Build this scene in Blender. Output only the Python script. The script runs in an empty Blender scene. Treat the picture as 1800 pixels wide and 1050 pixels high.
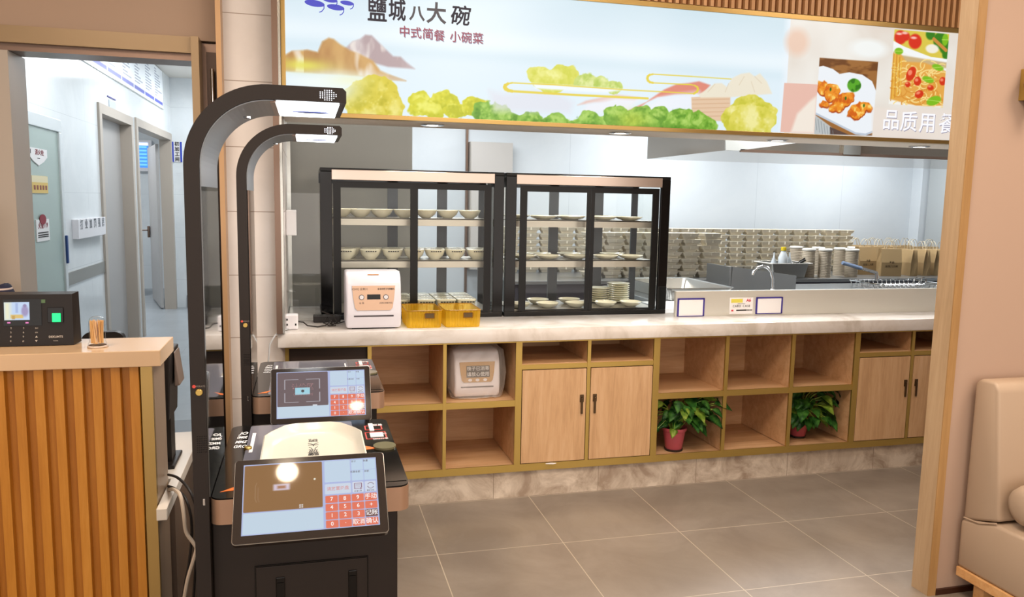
import bpy, bmesh, math, random
import numpy as np
from mathutils import Vector, Matrix
random.seed(7); rng = np.random.RandomState(3)
PI = math.pi
sc = bpy.context.scene
COL = sc.collection
# ---------------------------------------------------------------- camera
F, YAW, PIT, ROL = 1388.07, math.radians(14.6553), math.radians(-7.0525), math.radians(1.0755)
EYE = 1.6
_fw = Vector((math.sin(YAW)*math.cos(PIT), math.cos(YAW)*math.cos(PIT), math.sin(PIT)))
_r0 = Vector((math.cos(YAW), -math.sin(YAW), 0)); _u0 = _r0.cross(_fw)
RR = math.cos(ROL)*_r0 + math.sin(ROL)*_u0; UU = -math.sin(ROL)*_r0 + math.cos(ROL)*_u0
cam = bpy.data.cameras.new('camera'); camo = bpy.data.objects.new('camera', cam); COL.objects.link(camo)
cam.sensor_width = 36; cam.lens = F/1800*36; cam.clip_start = .05; cam.clip_end = 100
camo.matrix_world = Matrix(((RR.x, UU.x, -_fw.x, 0), (RR.y, UU.y, -_fw.y, 0), (RR.z, UU.z, -_fw.z, EYE), (0, 0, 0, 1)))
sc.camera = camo
def at(px, py, Y=None, Z=None, X=None):
    'point of the place seen at a pixel of the photo, on the plane Y=, Z= or X='
    d = ((px-900)*RR-(py-525)*UU)/F+_fw
    t = Y/d.y if Y is not None else ((Z-EYE)/d.z if Z is not None else X/d.x)
    return Vector((0, 0, EYE))+d*t
# ---------------------------------------------------------------- world, exposure, lights
W = bpy.data.worlds.new('world'); sc.world = W; W.use_nodes = True
W.node_tree.nodes['Background'].inputs[0].default_value = (1, .95, .9, 1)
W.node_tree.nodes['Background'].inputs[1].default_value = .3
sc.view_settings.view_transform = 'Standard'; sc.view_settings.look = 'None'
sc.view_settings.exposure = 0; sc.view_settings.gamma = 1; sc.view_settings.use_curve_mapping = False
sc.cycles.max_bounces = 10; sc.cycles.transparent_max_bounces = 24; sc.cycles.transmission_bounces = 8
sc.cycles.sample_clamp_indirect = 6; sc.cycles.caustics_reflective = False; sc.cycles.caustics_refractive = False
def area(name, loc, sx, sy, power, col, rot=(0, 0, 0)):
    l = bpy.data.lights.new(name, 'AREA'); l.shape = 'RECTANGLE'; l.size = sx; l.size_y = sy; l.energy = power; l.color = col
    o = bpy.data.objects.new(name, l); COL.objects.link(o); o.location = loc; o.rotation_euler = rot
    return o
WARM = (1, .80, .62); NEUT = (1, .93, .86); COOL = (.95, .98, 1)
for x, y, p in ((-1.2, 1.6, 44), (1.2, 1.7, 54), (3.2, 1.2, 36), (-1.2, -1.2, 44), (1.6, -1.2, 48), (4.2, -1.2, 38)):
    area('dining_light', (x, y, 3.12), .9, .9, p, WARM)
for x, y, p in ((1.2, 2.9, 22), (3.4, 2.9, 18)):
    area('counter_light', (x, y, 3.12), 1.2, .5, p, NEUT)
for x in (1.4, 4.0, 6.6):
    for y in (5.8, 7.9):
        area('kitchen_light', (x, y, 2.78), 1.2, .6, 38 if x < 2 else 66, COOL)
for y, p in ((6.0, 22), (8.4, 30), (10.8, 34)):
    area('corridor_light', (-.85, y, 3.1), .6, 1.2, p, COOL)
for x in (.62, 1.68, 2.7, 3.7): area('soffit_light', (x, 4.17, 1.975), .3, .12, 3, NEUT)
area('added_front_fill', (.5, -4.1, 1.55), 10.5, 3.0, 190, (1, .95, .9), (PI/2, 0, 0))  # soft fill added behind the camera for the cabinet insides, no window built
area('added_wall_fill', (1.6, 4.75, 2.8), 3.4, .3, 24, COOL)  # added to brighten the grey wall behind the counter
for x in (.57, 1.58): area('added_case_fill', (x, 4.5, 1.73), .8, .05, 2.2, (1, .95, .88))  # added under each case top to brighten the bowls, no fitting modelled
area('far_room_light', (-3.2, 12, 3.0), 1, 1, 60, COOL)
# ---------------------------------------------------------------- materials
def s2l(c):
    c = np.asarray(c, float)
    return np.where(c <= .04045, c/12.92, ((c+.055)/1.055)**2.4)
def hx(h):
    return tuple(s2l([int(h[i:i+2], 16)/255 for i in (0, 2, 4)]))+(1,)
MATS = {}
def mat(name, col='808080', rough=.5, metal=0, emit=None, es=1, trans=0, alpha=1, coat=0, ior=1.45, spec=.5):
    if name in MATS: return MATS[name]
    m = bpy.data.materials.new(name); m.use_nodes = True; b = m.node_tree.nodes['Principled BSDF']
    b.inputs['Base Color'].default_value = hx(col); b.inputs['Roughness'].default_value = rough
    b.inputs['Metallic'].default_value = metal; b.inputs['Transmission Weight'].default_value = trans
    b.inputs['Alpha'].default_value = alpha; b.inputs['Coat Weight'].default_value = coat; b.inputs['IOR'].default_value = ior
    b.inputs['Specular IOR Level'].default_value = spec
    if emit: b.inputs['Emission Color'].default_value = hx(emit); b.inputs['Emission Strength'].default_value = es
    MATS[name] = m; return m
def nd(m, t, **k):
    n = m.node_tree.nodes.new(t)
    for a, v in k.items(): setattr(n, a, v)
    return n
def lk(m, a, b): m.node_tree.links.new(a, b)
def mixcol(m, fac, A, B, blend='MIX'):
    n = nd(m, 'ShaderNodeMix', data_type='RGBA', blend_type=blend)
    for s, v in ((0, fac), (6, A), (7, B)):
        if hasattr(v, 'links'): lk(m, v, n.inputs[s])
        else: n.inputs[s].default_value = v
    return n.outputs[2]
def mth(m, op, a, b=None, c=None):
    n = nd(m, 'ShaderNodeMath', operation=op)
    for i, v in enumerate((a, b, c)):
        if v is None: continue
        if hasattr(v, 'links'): lk(m, v, n.inputs[i])
        else: n.inputs[i].default_value = v
    return n.outputs[0]
def coords(m, scale=(1, 1, 1), world=True):
    if world: src = nd(m, 'ShaderNodeNewGeometry').outputs['Position']
    else: src = nd(m, 'ShaderNodeTexCoord').outputs['Object']
    mp = nd(m, 'ShaderNodeMapping'); mp.inputs['Scale'].default_value = scale; lk(m, src, mp.inputs[0])
    return mp.outputs[0]
def noise(m, vec, scale, detail=4, rough=.5, dist=0):
    n = nd(m, 'ShaderNodeTexNoise'); lk(m, vec, n.inputs['Vector'])
    n.inputs['Scale'].default_value = scale; n.inputs['Detail'].default_value = detail
    n.inputs['Roughness'].default_value = rough; n.inputs['Distortion'].default_value = dist
    return n.outputs['Fac']
def ramp(m, fac, stops):
    n = nd(m, 'ShaderNodeValToRGB'); lk(m, fac, n.inputs[0]); e = n.color_ramp.elements
    while len(e) < len(stops): e.new(.5)
    for i, (p, c) in enumerate(stops): e[i].position = p; e[i].color = hx(c)
    return n.outputs[0]
def wood(name, a, b, c, axis='z', rough=.45, fine=1.0, bump=.0):
    if name in MATS: return MATS[name]
    m = mat(name, b, rough)
    s = {'z': (9, 9, .7), 'x': (.7, 9, 9), 'y': (9, .7, 9)}[axis]
    v = coords(m, s)
    n1 = noise(m, v, 2.2*fine, 5, .6, .8); n2 = noise(m, v, 16*fine, 3, .6)
    n = mth(m, 'ADD', mth(m, 'MULTIPLY', n1, .72), mth(m, 'MULTIPLY', n2, .28))
    lk(m, ramp(m, n, [(.3, a), (.5, b), (.72, c)]), m.node_tree.nodes['Principled BSDF'].inputs['Base Color'])
    return m
def marble(name, a, b, c, scale=3, rough=.2, veins=True):
    m = mat(name, a, rough); v = coords(m)
    n1 = noise(m, v, scale, 8, .62, 1.2)
    lk(m, ramp(m, n1, [(.32, c), (.5, b), (.62, a)]), m.node_tree.nodes['Principled BSDF'].inputs['Base Color'])
    return m
def grid_lines(m, vec, specs, w):
    'lines at x0+k*step on the given axes -> 0..1'
    sp = nd(m, 'ShaderNodeSeparateXYZ'); lk(m, vec, sp.inputs[0]); out = None
    for ax, x0, step in specs:
        t = mth(m, 'DIVIDE', mth(m, 'SUBTRACT', sp.outputs[ax], x0), step)
        d = mth(m, 'MULTIPLY', mth(m, 'ABSOLUTE', mth(m, 'SUBTRACT', mth(m, 'SUBTRACT', t, mth(m, 'FLOOR', t)), .5)), step)
        l = mth(m, 'GREATER_THAN', d, step/2-w/2)
        out = l if out is None else mth(m, 'MAXIMUM', out, l)
    return out
def tiled(name, a, b, line, specs, w=.004, rough=.4, scale=2.5, lo=.35, hi=.65):
    m = mat(name, a, rough); v = coords(m)
    base = ramp(m, noise(m, v, scale, 7, .65, .6), [(lo, b), (hi, a)])
    g = grid_lines(m, v, specs, w)
    lk(m, mixcol(m, g, base, hx(line)), m.node_tree.nodes['Principled BSDF'].inputs['Base Color'])
    return m
def attr_mat(name, rough=.5, emit=0):
    m = mat(name, '000000' if emit else '808080', rough)
    n = nd(m, 'ShaderNodeAttribute'); n.attribute_name = 'Col'; b = m.node_tree.nodes['Principled BSDF']
    if emit:
        lk(m, n.outputs['Color'], b.inputs['Emission Color']); b.inputs['Emission Strength'].default_value = emit
    else: lk(m, n.outputs['Color'], b.inputs['Base Color'])
    return m
M_floor = tiled('floor_tile', '8f8478', '7d7267', 'b9ac98', [(0, .557, .6), (1, 3.38, .6)], .004, .34, 2.2)
M_corfloor = tiled('corridor_floor', '9ba1a6', '8f959a', '84898e', [(0, .557, .6), (1, 3.38, .6)], .004, .3, 2)
M_cabwood = wood('cabinet_oak', 'b08a63', 'c69f76', 'd3b08a', 'z', .42)
M_cabin = wood('cabinet_inner_oak', 'b58c63', 'c99f75', 'd6b088', 'x', .5)
M_slat = wood('orange_slat_wood', 'ab6d1c', 'bb7c28', 'c98c3a', 'z', .42)
M_slatback = wood('orange_slat_back', '95590f', 'a36618', 'b07424', 'z', .5)
M_fascia = wood('fascia_slat', 'b08050', 'c29262', 'cfa275', 'z', .5)
M_fasciab = mat('fascia_back', '7a4718', .6)
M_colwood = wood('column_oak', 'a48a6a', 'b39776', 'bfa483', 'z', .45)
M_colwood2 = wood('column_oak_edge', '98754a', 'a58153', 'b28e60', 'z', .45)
M_brass = mat('brushed_brass', 'c2a55c', .3, .75)
M_gold = mat('gold_trim', 'b0935a', .32, .8)
M_marble = marble('white_marble', 'e2deda', 'dcd6d0', 'c4bcb2', 3.5, .16)
M_plinth = tiled('brown_marble', 'd3c6b6', '9c8a79', '8a7a69', [(0, .96, .6)], .003, .3, 6, .36, .60)
M_bltop = mat('beige_counter', 'd2b28e', .15)
M_blk = mat('black_gloss', '0a0909', .1, spec=.35)
M_blkm = mat('black_matte', '191412', .45)
M_kiosk = mat('kiosk_black', '211915', .5, .2)
M_kgrey = mat('kiosk_grey', '7f8388', .35, .4)
M_bronze = mat('rose_bronze', 'b4937c', .32, .55)
M_steel = mat('steel', 'c6c2ba', .22, 1)
M_steel2 = mat('steel_matte', 'b4b2ad', .35, .85)
M_chrome = mat('chrome', 'd8d8d8', .08, 1)
M_white = mat('white_plastic', 'e6e4e8', .25)
M_cream = mat('cream_ceramic', 'e9e6cf', .18)
M_greywall = mat('grey_wall', '9c9991', .6)
M_beige = mat('beige_wall', 'b39a86', .8)
M_ceil = mat('ceiling_white', 'd9d4cc', .9)
M_paper = mat('paper_white', 'e8e6e6', .5)
M_navy = mat('navy_edge', '3a2f86', .4)
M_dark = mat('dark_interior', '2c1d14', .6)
M_lamp = mat('lamp_panel', 'ffffff', .5, emit='f4fbff', es=5)
M_spot = mat('spot_lens', 'ffffff', .5, emit='fff2dc', es=12)
M_txtw = mat('lettering_white', 'f0f0f0', .5)
M_txtb = mat('lettering_black', '201c1c', .6)
M_txtr = mat('lettering_red', '8a2634', .6)
M_green = mat('sensor_green', '00c060', .3, emit='10f080', es=1.2)
M_frame = mat('frame_taupe', '8f7d70', .4, .3)
M_glass = bpy.data.materials.new('clear_glass'); M_glass.use_nodes = True
_t = M_glass.node_tree; _t.nodes.clear()
def _glass(m, tint, refl):
    t = m.node_tree; t.nodes.clear()
    o = nd(m, 'ShaderNodeOutputMaterial'); tr = nd(m, 'ShaderNodeBsdfTransparent'); gl = nd(m, 'ShaderNodeBsdfGlossy'); mx = nd(m, 'ShaderNodeMixShader'); fr = nd(m, 'ShaderNodeLayerWeight')
    tr.inputs[0].default_value = tint; gl.inputs['Roughness'].default_value = .02
    k0 = ((refl-1)/(refl+1))**2; fac = mth(m, 'MULTIPLY_ADD', mth(m, 'POWER', fr.outputs['Facing'], 5), 1-k0, k0)
    lk(m, fac, mx.inputs[0]); lk(m, tr.outputs[0], mx.inputs[1]); lk(m, gl.outputs[0], mx.inputs[2]); lk(m, mx.outputs[0], o.inputs[0])
_glass(M_glass, (.95, .97, .96, 1), 1.35)
def glassmat(name, tint, refl=1.45):
    m = bpy.data.materials.new(name); m.use_nodes = True; _glass(m, tint, refl); return m
M_amber = glassmat('amber_acrylic', (.99, .86, .38, 1), 1.5)
M_film0 = glassmat('plastic_film', (.95, .94, .93, 1), 1.6)
def hazy(name, tint, col, fac, rough=.2):
    m = glassmat(name, tint, 1.5); o = [n for n in m.node_tree.nodes if n.type == 'OUTPUT_MATERIAL'][0]; sh = o.inputs[0].links[0].from_socket
    d = nd(m, 'ShaderNodeBsdfDiffuse'); d.inputs[0].default_value = hx(col); mx = nd(m, 'ShaderNodeMixShader'); mx.inputs[0].default_value = fac
    lk(m, sh, mx.inputs[1]); lk(m, d.outputs[0], mx.inputs[2]); lk(m, mx.outputs[0], o.inputs[0])
    [setattr(n.inputs['Roughness'], 'default_value', rough) for n in m.node_tree.nodes if n.type == 'BSDF_GLOSSY']; return m
M_film = hazy('plastic_film', (.97, .96, .95, 1), 'e8e2dc', .2, .12)
M_amber = hazy('amber_plastic', (.99, .88, .36, 1), 'e0b430', .42, .05)
M_clear = glassmat('clear_acrylic', (.97, .98, .98, 1), 1.45)
# ---------------------------------------------------------------- mesh helpers
class MB:
    def __init__(s): s.bm = bmesh.new(); s.T = None; s.mi = 0
    def _fin(s, vs, b=0, seg=2):
        vs = list(vs); fs = {f for v in vs for f in v.link_faces}
        for f in fs: f.material_index = s.mi
        if b:
            es = {e for v in vs for e in v.link_edges}
            r = bmesh.ops.bevel(s.bm, geom=list(es), offset=b, segments=seg, affect='EDGES', profile=.5)
            vs = list({v for f in r['faces'] for v in f.verts} | {v for v in vs if v.is_valid})
            for f in {f for v in vs for f in v.link_faces}: f.material_index = s.mi
        if s.T is not None:
            for v in vs: v.co = s.T @ v.co
        return vs
    def box(s, x0, x1, y0, y1, z0, z1, b=0, seg=2):
        vs = bmesh.ops.create_cube(s.bm, size=1)['verts']
        for v in vs: v.co = Vector(((x0+x1)/2+v.co.x*(x1-x0), (y0+y1)/2+v.co.y*(y1-y0), (z0+z1)/2+v.co.z*(z1-z0)))
        s._fin(vs, b, seg); return s
    def prism(s, poly, d0, d1, axis='y', b=0):
        'poly in the plane across axis, from d0 to d1'
        f = {'y': lambda p, d: Vector((p[0], d, p[1])), 'z': lambda p, d: Vector((p[0], p[1], d)), 'x': lambda p, d: Vector((d, p[0], p[1]))}[axis]
        a = [s.bm.verts.new(f(p, d0)) for p in poly]; c = [s.bm.verts.new(f(p, d1)) for p in poly]; n = len(poly)
        s.bm.faces.new(a); s.bm.faces.new(c[::-1])
        for i in range(n): s.bm.faces.new((a[i], c[i], c[(i+1) % n], a[(i+1) % n]))
        s._fin(a+c, b); return s
    def lathe(s, prof, c=(0, 0, 0), seg=24, cap=True, sx=1, sy=1):
        rings = []
        for r, z in prof:
            rings.append([s.bm.verts.new((c[0]+sx*r*math.cos(2*PI*i/seg), c[1]+sy*r*math.sin(2*PI*i/seg), c[2]+z)) for i in range(seg)])
        for a, b in zip(rings, rings[1:]):
            for i in range(seg): s.bm.faces.new((a[i], a[(i+1) % seg], b[(i+1) % seg], b[i]))
        if cap:
            s.bm.faces.new(rings[0][::-1]); s.bm.faces.new(rings[-1])
        s._fin([v for r in rings for v in r]); return s
    def loft(s, rings, cap=True):
        R = [[s.bm.verts.new(p) for p in r] for r in rings]; n = len(R[0])
        for a, b in zip(R, R[1:]):
            for i in range(n): s.bm.faces.new((a[i], a[(i+1) % n], b[(i+1) % n], b[i]))
        if cap: s.bm.faces.new(R[0][::-1]); s.bm.faces.new(R[-1])
        s._fin([v for r in R for v in r]); return s
    def tube(s, pts, r, seg=8, close=False):
        pts = [Vector(p) for p in pts]; rings = []; up = None; n = len(pts)
        for i, p in enumerate(pts):
            d = (pts[(i+1) % n if close else min(i+1, n-1)]-pts[(i-1) % n if close else max(i-1, 0)]).normalized()
            if up is None: up = d.orthogonal().normalized()
            up = (up-d*up.dot(d)).normalized(); q = d.cross(up)
            rings.append([s.bm.verts.new(p+r*(math.cos(2*PI*k/seg)*up+math.sin(2*PI*k/seg)*q)) for k in range(seg)])
        prs = list(zip(rings, rings[1:]))+([(rings[-1], rings[0])] if close else [])
        for a, b in prs:
            for k in range(seg): s.bm.faces.new((a[k], a[(k+1) % seg], b[(k+1) % seg], b[k]))
        if not close: s.bm.faces.new(rings[0][::-1]); s.bm.faces.new(rings[-1])
        s._fin([v for r_ in rings for v in r_]); return s
    def quad(s, a, b, c, d):
        vs = [s.bm.verts.new(p) for p in (a, b, c, d)]; s.bm.faces.new(vs); s._fin(vs); return s
    def done(s, name, m, parent=None, smooth=False, ang=40):
        me = bpy.data.meshes.new(name); bmesh.ops.recalc_face_normals(s.bm, faces=s.bm.faces)
        root = Vector((0, 0, 0))
        p = parent
        while p is not None: root += p.location; p = p.parent
        if parent is not None:
            for v in s.bm.verts: v.co -= root
        if smooth:
            for f in s.bm.faces: f.smooth = True
            for e in s.bm.edges:
                if len(e.link_faces) == 2 and e.calc_face_angle(0) > math.radians(ang): e.smooth = False
        s.bm.to_mesh(me); s.bm.free()
        for q in (m if isinstance(m, (list, tuple)) else [m]): me.materials.append(q)
        o = bpy.data.objects.new(name, me); COL.objects.link(o); o.parent = parent
        return o
def B(name, m, parent, *a, b=0, **k): return MB().box(*a, b=b).done(name, m, parent, **k)
def tag(o, label=None, cat=None, group=None, kind=None):
    if label: o['label'] = label
    if cat: o['category'] = cat
    if group: o['group'] = group
    if kind: o['kind'] = kind
    return o
def thing(name, label, cat, loc=(0, 0, 0), group=None):
    o = bpy.data.objects.new(name, None); COL.objects.link(o); o.location = loc; o.empty_display_size = .05
    return tag(o, label, cat, group)
def one(o, label, cat, group=None):
    'a single-mesh thing: move its origin to its base'
    me = o.data; co = np.empty(len(me.vertices)*3); me.vertices.foreach_get('co', co); co = co.reshape(-1, 3)
    c = Vector(((co[:, 0].min()+co[:, 0].max())/2, (co[:, 1].min()+co[:, 1].max())/2, co[:, 2].min()))
    me.transform(Matrix.Translation(-c)); o.location = c
    return tag(o, label, cat, group)
def struct(o): o['kind'] = 'structure'; return o
def dup(root, loc=None, rz=None, label=None, group=None):
    r = root.copy(); COL.objects.link(r)
    if loc is not None: r.location = loc
    if rz is not None: r.rotation_euler = (0, 0, rz)
    if label: r['label'] = label
    if group: r['group'] = group
    for ch in list(root.children):
        c = ch.copy(); COL.objects.link(c); c.parent = r
        for g in list(ch.children):
            d = g.copy(); COL.objects.link(d); d.parent = c
    return r
def rrect(x0, x1, z0, z1, r, n=5):
    out = []
    for cx, cz, a0 in ((x1-r, z1-r, 0), (x0+r, z1-r, 90), (x0+r, z0+r, 180), (x1-r, z0+r, 270)):
        for i in range(n+1):
            a = math.radians(a0+90*i/n); out.append((cx+r*math.cos(a), cz+r*math.sin(a)))
    return out
def text(items, name, m, parent, M=None, ext=.0004):
    '''items: (string, x, y, size[, dict]) laid out in a plane with the matrix M'''
    bm = bmesh.new()
    for it in items:
        s, x, y, size = it[:4]; k = it[4] if len(it) > 4 else {}
        cu = bpy.data.curves.new('t', 'FONT'); cu.body = s; cu.size = size; cu.align_x = k.get('ax', 'CENTER'); cu.align_y = 'CENTER'
        cu.offset = k.get('bold', 0)*size; cu.shear = k.get('shear', 0); cu.extrude = ext; cu.resolution_u = 3
        cu.space_character = k.get('sp', 1)
        to = bpy.data.objects.new('t', cu); COL.objects.link(to)
        dg = bpy.context.evaluated_depsgraph_get()
        me = bpy.data.meshes.new_from_object(to.evaluated_get(dg))
        L = Matrix.Translation((x, y, 0)) @ Matrix.Rotation(k.get('rot', 0), 4, 'Z') @ Matrix.Diagonal((k.get('sx', 1), k.get('sy', 1), 1, 1))
        me.transform((M if M is not None else Matrix.Identity(4)) @ L)
        bm.from_mesh(me); bpy.data.meshes.remove(me); bpy.data.objects.remove(to); bpy.data.curves.remove(cu)
    mb = MB(); mb.bm.free(); mb.bm = bm
    for f in bm.faces: f.material_index = 0
    return mb.done(name, m, parent)
def planeM(c, U=(1, 0, 0), V=(0, 0, 1)):
    U = Vector(U).normalized(); V = Vector(V).normalized(); N = U.cross(V)
    return Matrix(((U.x, V.x, N.x, c[0]), (U.y, V.y, N.y, c[1]), (U.z, V.z, N.z, c[2]), (0, 0, 0, 1)))
def painted(name, rgb, m, parent, M, w, h, box=None):
    'a grid carrying one colour per point; rgb is rows (bottom first) x columns x 3 in sRGB'
    ny, nx = rgb.shape[:2]
    X, Yv = np.meshgrid(np.linspace(-w/2, w/2, nx), np.linspace(-h/2, h/2, ny))
    co = np.stack([X, Yv, 0*X, 1+0*X], -1).reshape(-1, 4) @ np.array(M).T
    root = Vector((0, 0, 0)); p = parent
    while p is not None: root += p.location; p = p.parent
    co = co[:, :3]-np.array(root)
    i = (np.arange(ny-1)[:, None]*nx+np.arange(nx-1)).reshape(-1)
    f = np.stack([i, i+1, i+nx+1, i+nx], -1)
    me = bpy.data.meshes.new(name); me.vertices.add(len(co)); me.vertices.foreach_set('co', co.reshape(-1))
    me.loops.add(f.size); me.loops.foreach_set('vertex_index', f.reshape(-1).astype(np.int32))
    me.polygons.add(len(f)); me.polygons.foreach_set('loop_start', (np.arange(len(f))*4).astype(np.int32))
    me.update(calc_edges=True)
    a = me.color_attributes.new('Col', 'FLOAT_COLOR', 'POINT')
    a.data.foreach_set('color', np.concatenate([s2l(np.clip(rgb, 0, 1)), np.ones((ny, nx, 1))], -1).reshape(-1))
    me.materials.append(m); o = bpy.data.objects.new(name, me); COL.objects.link(o); o.parent = parent
    return o
# painter on numpy grids
class Paint:
    def __init__(s, nx, ny, x0, x1, y0, y1, bg):
        s.X, s.Y = np.meshgrid(np.linspace(x0, x1, nx), np.linspace(y0, y1, ny)); s.c = np.zeros((ny, nx, 3))+np.array(bg)
        s.px = (x1-x0)/(nx-1)
    def fbm(s, f, seed, oct=4, sx=1, sy=1):
        r = np.random.RandomState(seed); out = 0; amp = 1; tot = 0
        for o in range(oct):
            G = r.rand(64, 64); x = (s.X*sx*f) % 63; y = (s.Y*sy*f) % 63
            i = x.astype(int); j = y.astype(int); u = x-i; v = y-j; u = u*u*(3-2*u); v = v*v*(3-2*v)
            out = out+amp*((G[j, i]*(1-u)+G[j, i+1]*u)*(1-v)+(G[j+1, i]*(1-u)+G[j+1, i+1]*u)*v); tot += amp; amp *= .5; f *= 2
        return out/tot
    def put(s, a, col):
        a = np.clip(a, 0, 1)[..., None]; s.c = s.c*(1-a)+a*np.asarray(col)
    def ell(s, x, y, rx, ry, col, soft=None, rot=0, al=1):
        dx = s.X-x; dy = s.Y-y; c, n = math.cos(rot), math.sin(rot); u = (dx*c+dy*n)/rx; v = (-dx*n+dy*c)/ry
        d = (1-np.sqrt(u*u+v*v))*min(rx, ry); a = np.clip(d/(soft or s.px)+.5, 0, 1)*al; s.put(a, col); return a
    def rect(s, x0, x1, y0, y1, col, r=0, soft=None, al=1):
        dx = np.abs(s.X-(x0+x1)/2)-(x1-x0)/2+r; dy = np.abs(s.Y-(y0+y1)/2)-(y1-y0)/2+r
        d = np.hypot(np.maximum(dx, 0), np.maximum(dy, 0))+np.minimum(np.maximum(dx, dy), 0)-r
        s.put(np.clip(.5-d/(soft or s.px), 0, 1)*al, col)
    def poly(s, P, col, soft=None, al=1, fade=None):
        inside = np.zeros(s.X.shape, bool); dist = np.full(s.X.shape, 1e9)
        for (x1, y1), (x2, y2) in zip(P, P[1:]+P[:1]):
            if y1 != y2:
                cnd = ((y1 > s.Y) != (y2 > s.Y)) & (s.X < (x2-x1)*(s.Y-y1)/(y2-y1)+x1); inside ^= cnd
            L2 = (x2-x1)**2+(y2-y1)**2+1e-12; t = np.clip(((s.X-x1)*(x2-x1)+(s.Y-y1)*(y2-y1))/L2, 0, 1)
            dist = np.minimum(dist, np.hypot(s.X-x1-t*(x2-x1), s.Y-y1-t*(y2-y1)))
        d = np.where(inside, dist, -dist); a = np.clip(d/(soft or s.px)+.5, 0, 1)*al
        s.put(a, col); return a
    def line(s, P, w, col, al=1):
        dist = np.full(s.X.shape, 1e9)
        for i, ((x1, y1), (x2, y2)) in enumerate(zip(P, P[1:])):
            L2 = (x2-x1)**2+(y2-y1)**2+1e-12; t = np.clip(((s.X-x1)*(x2-x1)+(s.Y-y1)*(y2-y1))/L2, 0, 1)
            ww = w if not isinstance(w, (list, tuple)) else w[i]
            dist = np.minimum(dist, np.hypot(s.X-x1-t*(x2-x1), s.Y-y1-t*(y2-y1))-ww/2)
        s.put(np.clip(.5-dist/s.px, 0, 1)*al, col)
# ---------------------------------------------------------------- the setting
M_wallk = tiled('kitchen_panel', 'cbd1d6', 'c4cbd1', 'b6bdc4', [(0, 1.78, 1.25)], .006, .35, 1)
M_wallc = tiled('corridor_tile', 'e2e6e8', 'd8dde0', 'c8cdd1', [(1, .3, 1.2), (2, .4, .6)], .004, .12, 1.6)
M_pillar = tiled('pillar_tile', 'e6e0dc', 'dcd5d0', 'a89a8e', [(2, .305, .305)], .004, .25, 2)
M_taupe = mat('door_trim_taupe', 'b3a89c', .4)
M_brown = mat('door_trim_brown', '98805f', .35, .2)
M_tan = mat('pillar_trim_tan', 'b8936b', .35, .3)
M_pole = mat('brown_metal', '7d675a', .3, .6)
M_silver = mat('silver_trim', 'c9c9c2', .2, .8)
M_doorg = mat('door_grey', 'a8a5a3', .45)
M_rail = mat('wall_rail', '83827c', .3)
M_skirt = mat('grey_skirting', '80858a', .5)
def S(name, m, *a, b=0): return struct(B(name, m, None, *a, b=b))
S('floor', M_floor, -5.2, 6.2, -4.2, 5.55, -.1, 0)
S('floor', M_skirt, -5.2, -.2, 5.55, 5.9, -.1, .001)
S('floor', M_corfloor, -5.2, -.2, 5.9, 14.6, -.1, 0)
S('floor', M_corfloor, -.1, 9, 5.55, 9.1, -.1, 0)
S('ceiling', M_ceil, -5.2, 6.2, -4.2, 4.0, 3.2, 3.3)
S('ceiling', M_ceil, -.1, 9, 4.0, 9.1, 2.85, 3.0)
S('ceiling', M_ceil, -5.2, -.2, 4.0, 14.6, 3.2, 3.3)
S('wall_back', M_beige, -5.2, 6.2, -4.3, -4.2, 0, 3.2)
S('wall_left', M_beige, -5.3, -5.2, -4.2, 4.0, 0, 3.2)
S('wall_right', M_beige, 6.2, 6.3, -4.2, 4.0, 0, 3.2)
# wall with the doorway, left of the pillar
S('wall_front', M_beige, -5.2, -1.32, 4.0, 4.14, 0, 3.2)
S('wall_front', M_beige, -1.32, -.385, 4.0, 4.14, 2.306, 3.2)
mb = MB(); mb.box(-1.34, -1.235, 3.94, 4.16, 0, 2.204); struct(mb.done('trim_1', M_taupe, None))
S('trim_2', M_brown, -1.34, -.491, 3.92, 4.16, 2.235, 2.306)
S('trim_3', M_pole, -1.34, -.491, 3.95, 4.12, 2.205, 2.235)
mb = MB(); mb.box(-.49, -.458, 3.9, 4.16, 0, 2.306); struct(mb.done('trim_4', M_brown, None))
S('trim_5', M_tan, -.384, -.362, 3.9, 4.02, 0, 3.2)
S('wall_front', M_pillar, -.362, -.105, 4.0, 4.95, 0, 3.2)
S('trim_6', M_pole, -.143, -.116, 3.9, 4.0, .944, 3.2)
S('trim_7', M_silver, -.116, -.105, 3.915, 4.0, .944, 3.2)
S('trim_8', M_silver, -.105, -.085, 4.9, 4.95, .944, 1.98)
S('wall_inner', M_greywall, -.105, .64, 4.95, 9.0, 0, 2.85)
S('wall_back', M_wallk, .64, 9, 9.0, 9.1, 0, 2.85)
S('wall_right', M_wallk, 8.75, 8.85, 4.0, 9.0, 0, 2.85)
S('trim_9', M_wallk, 7.86, 8.75, 8.82, 9.0, 0, 2.85)
S('trim_10', M_pole, at(819, 260, Y=8.97).x, at(823, 260, Y=8.97).x, 8.96, 9.0, 0, 2.85)
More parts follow.
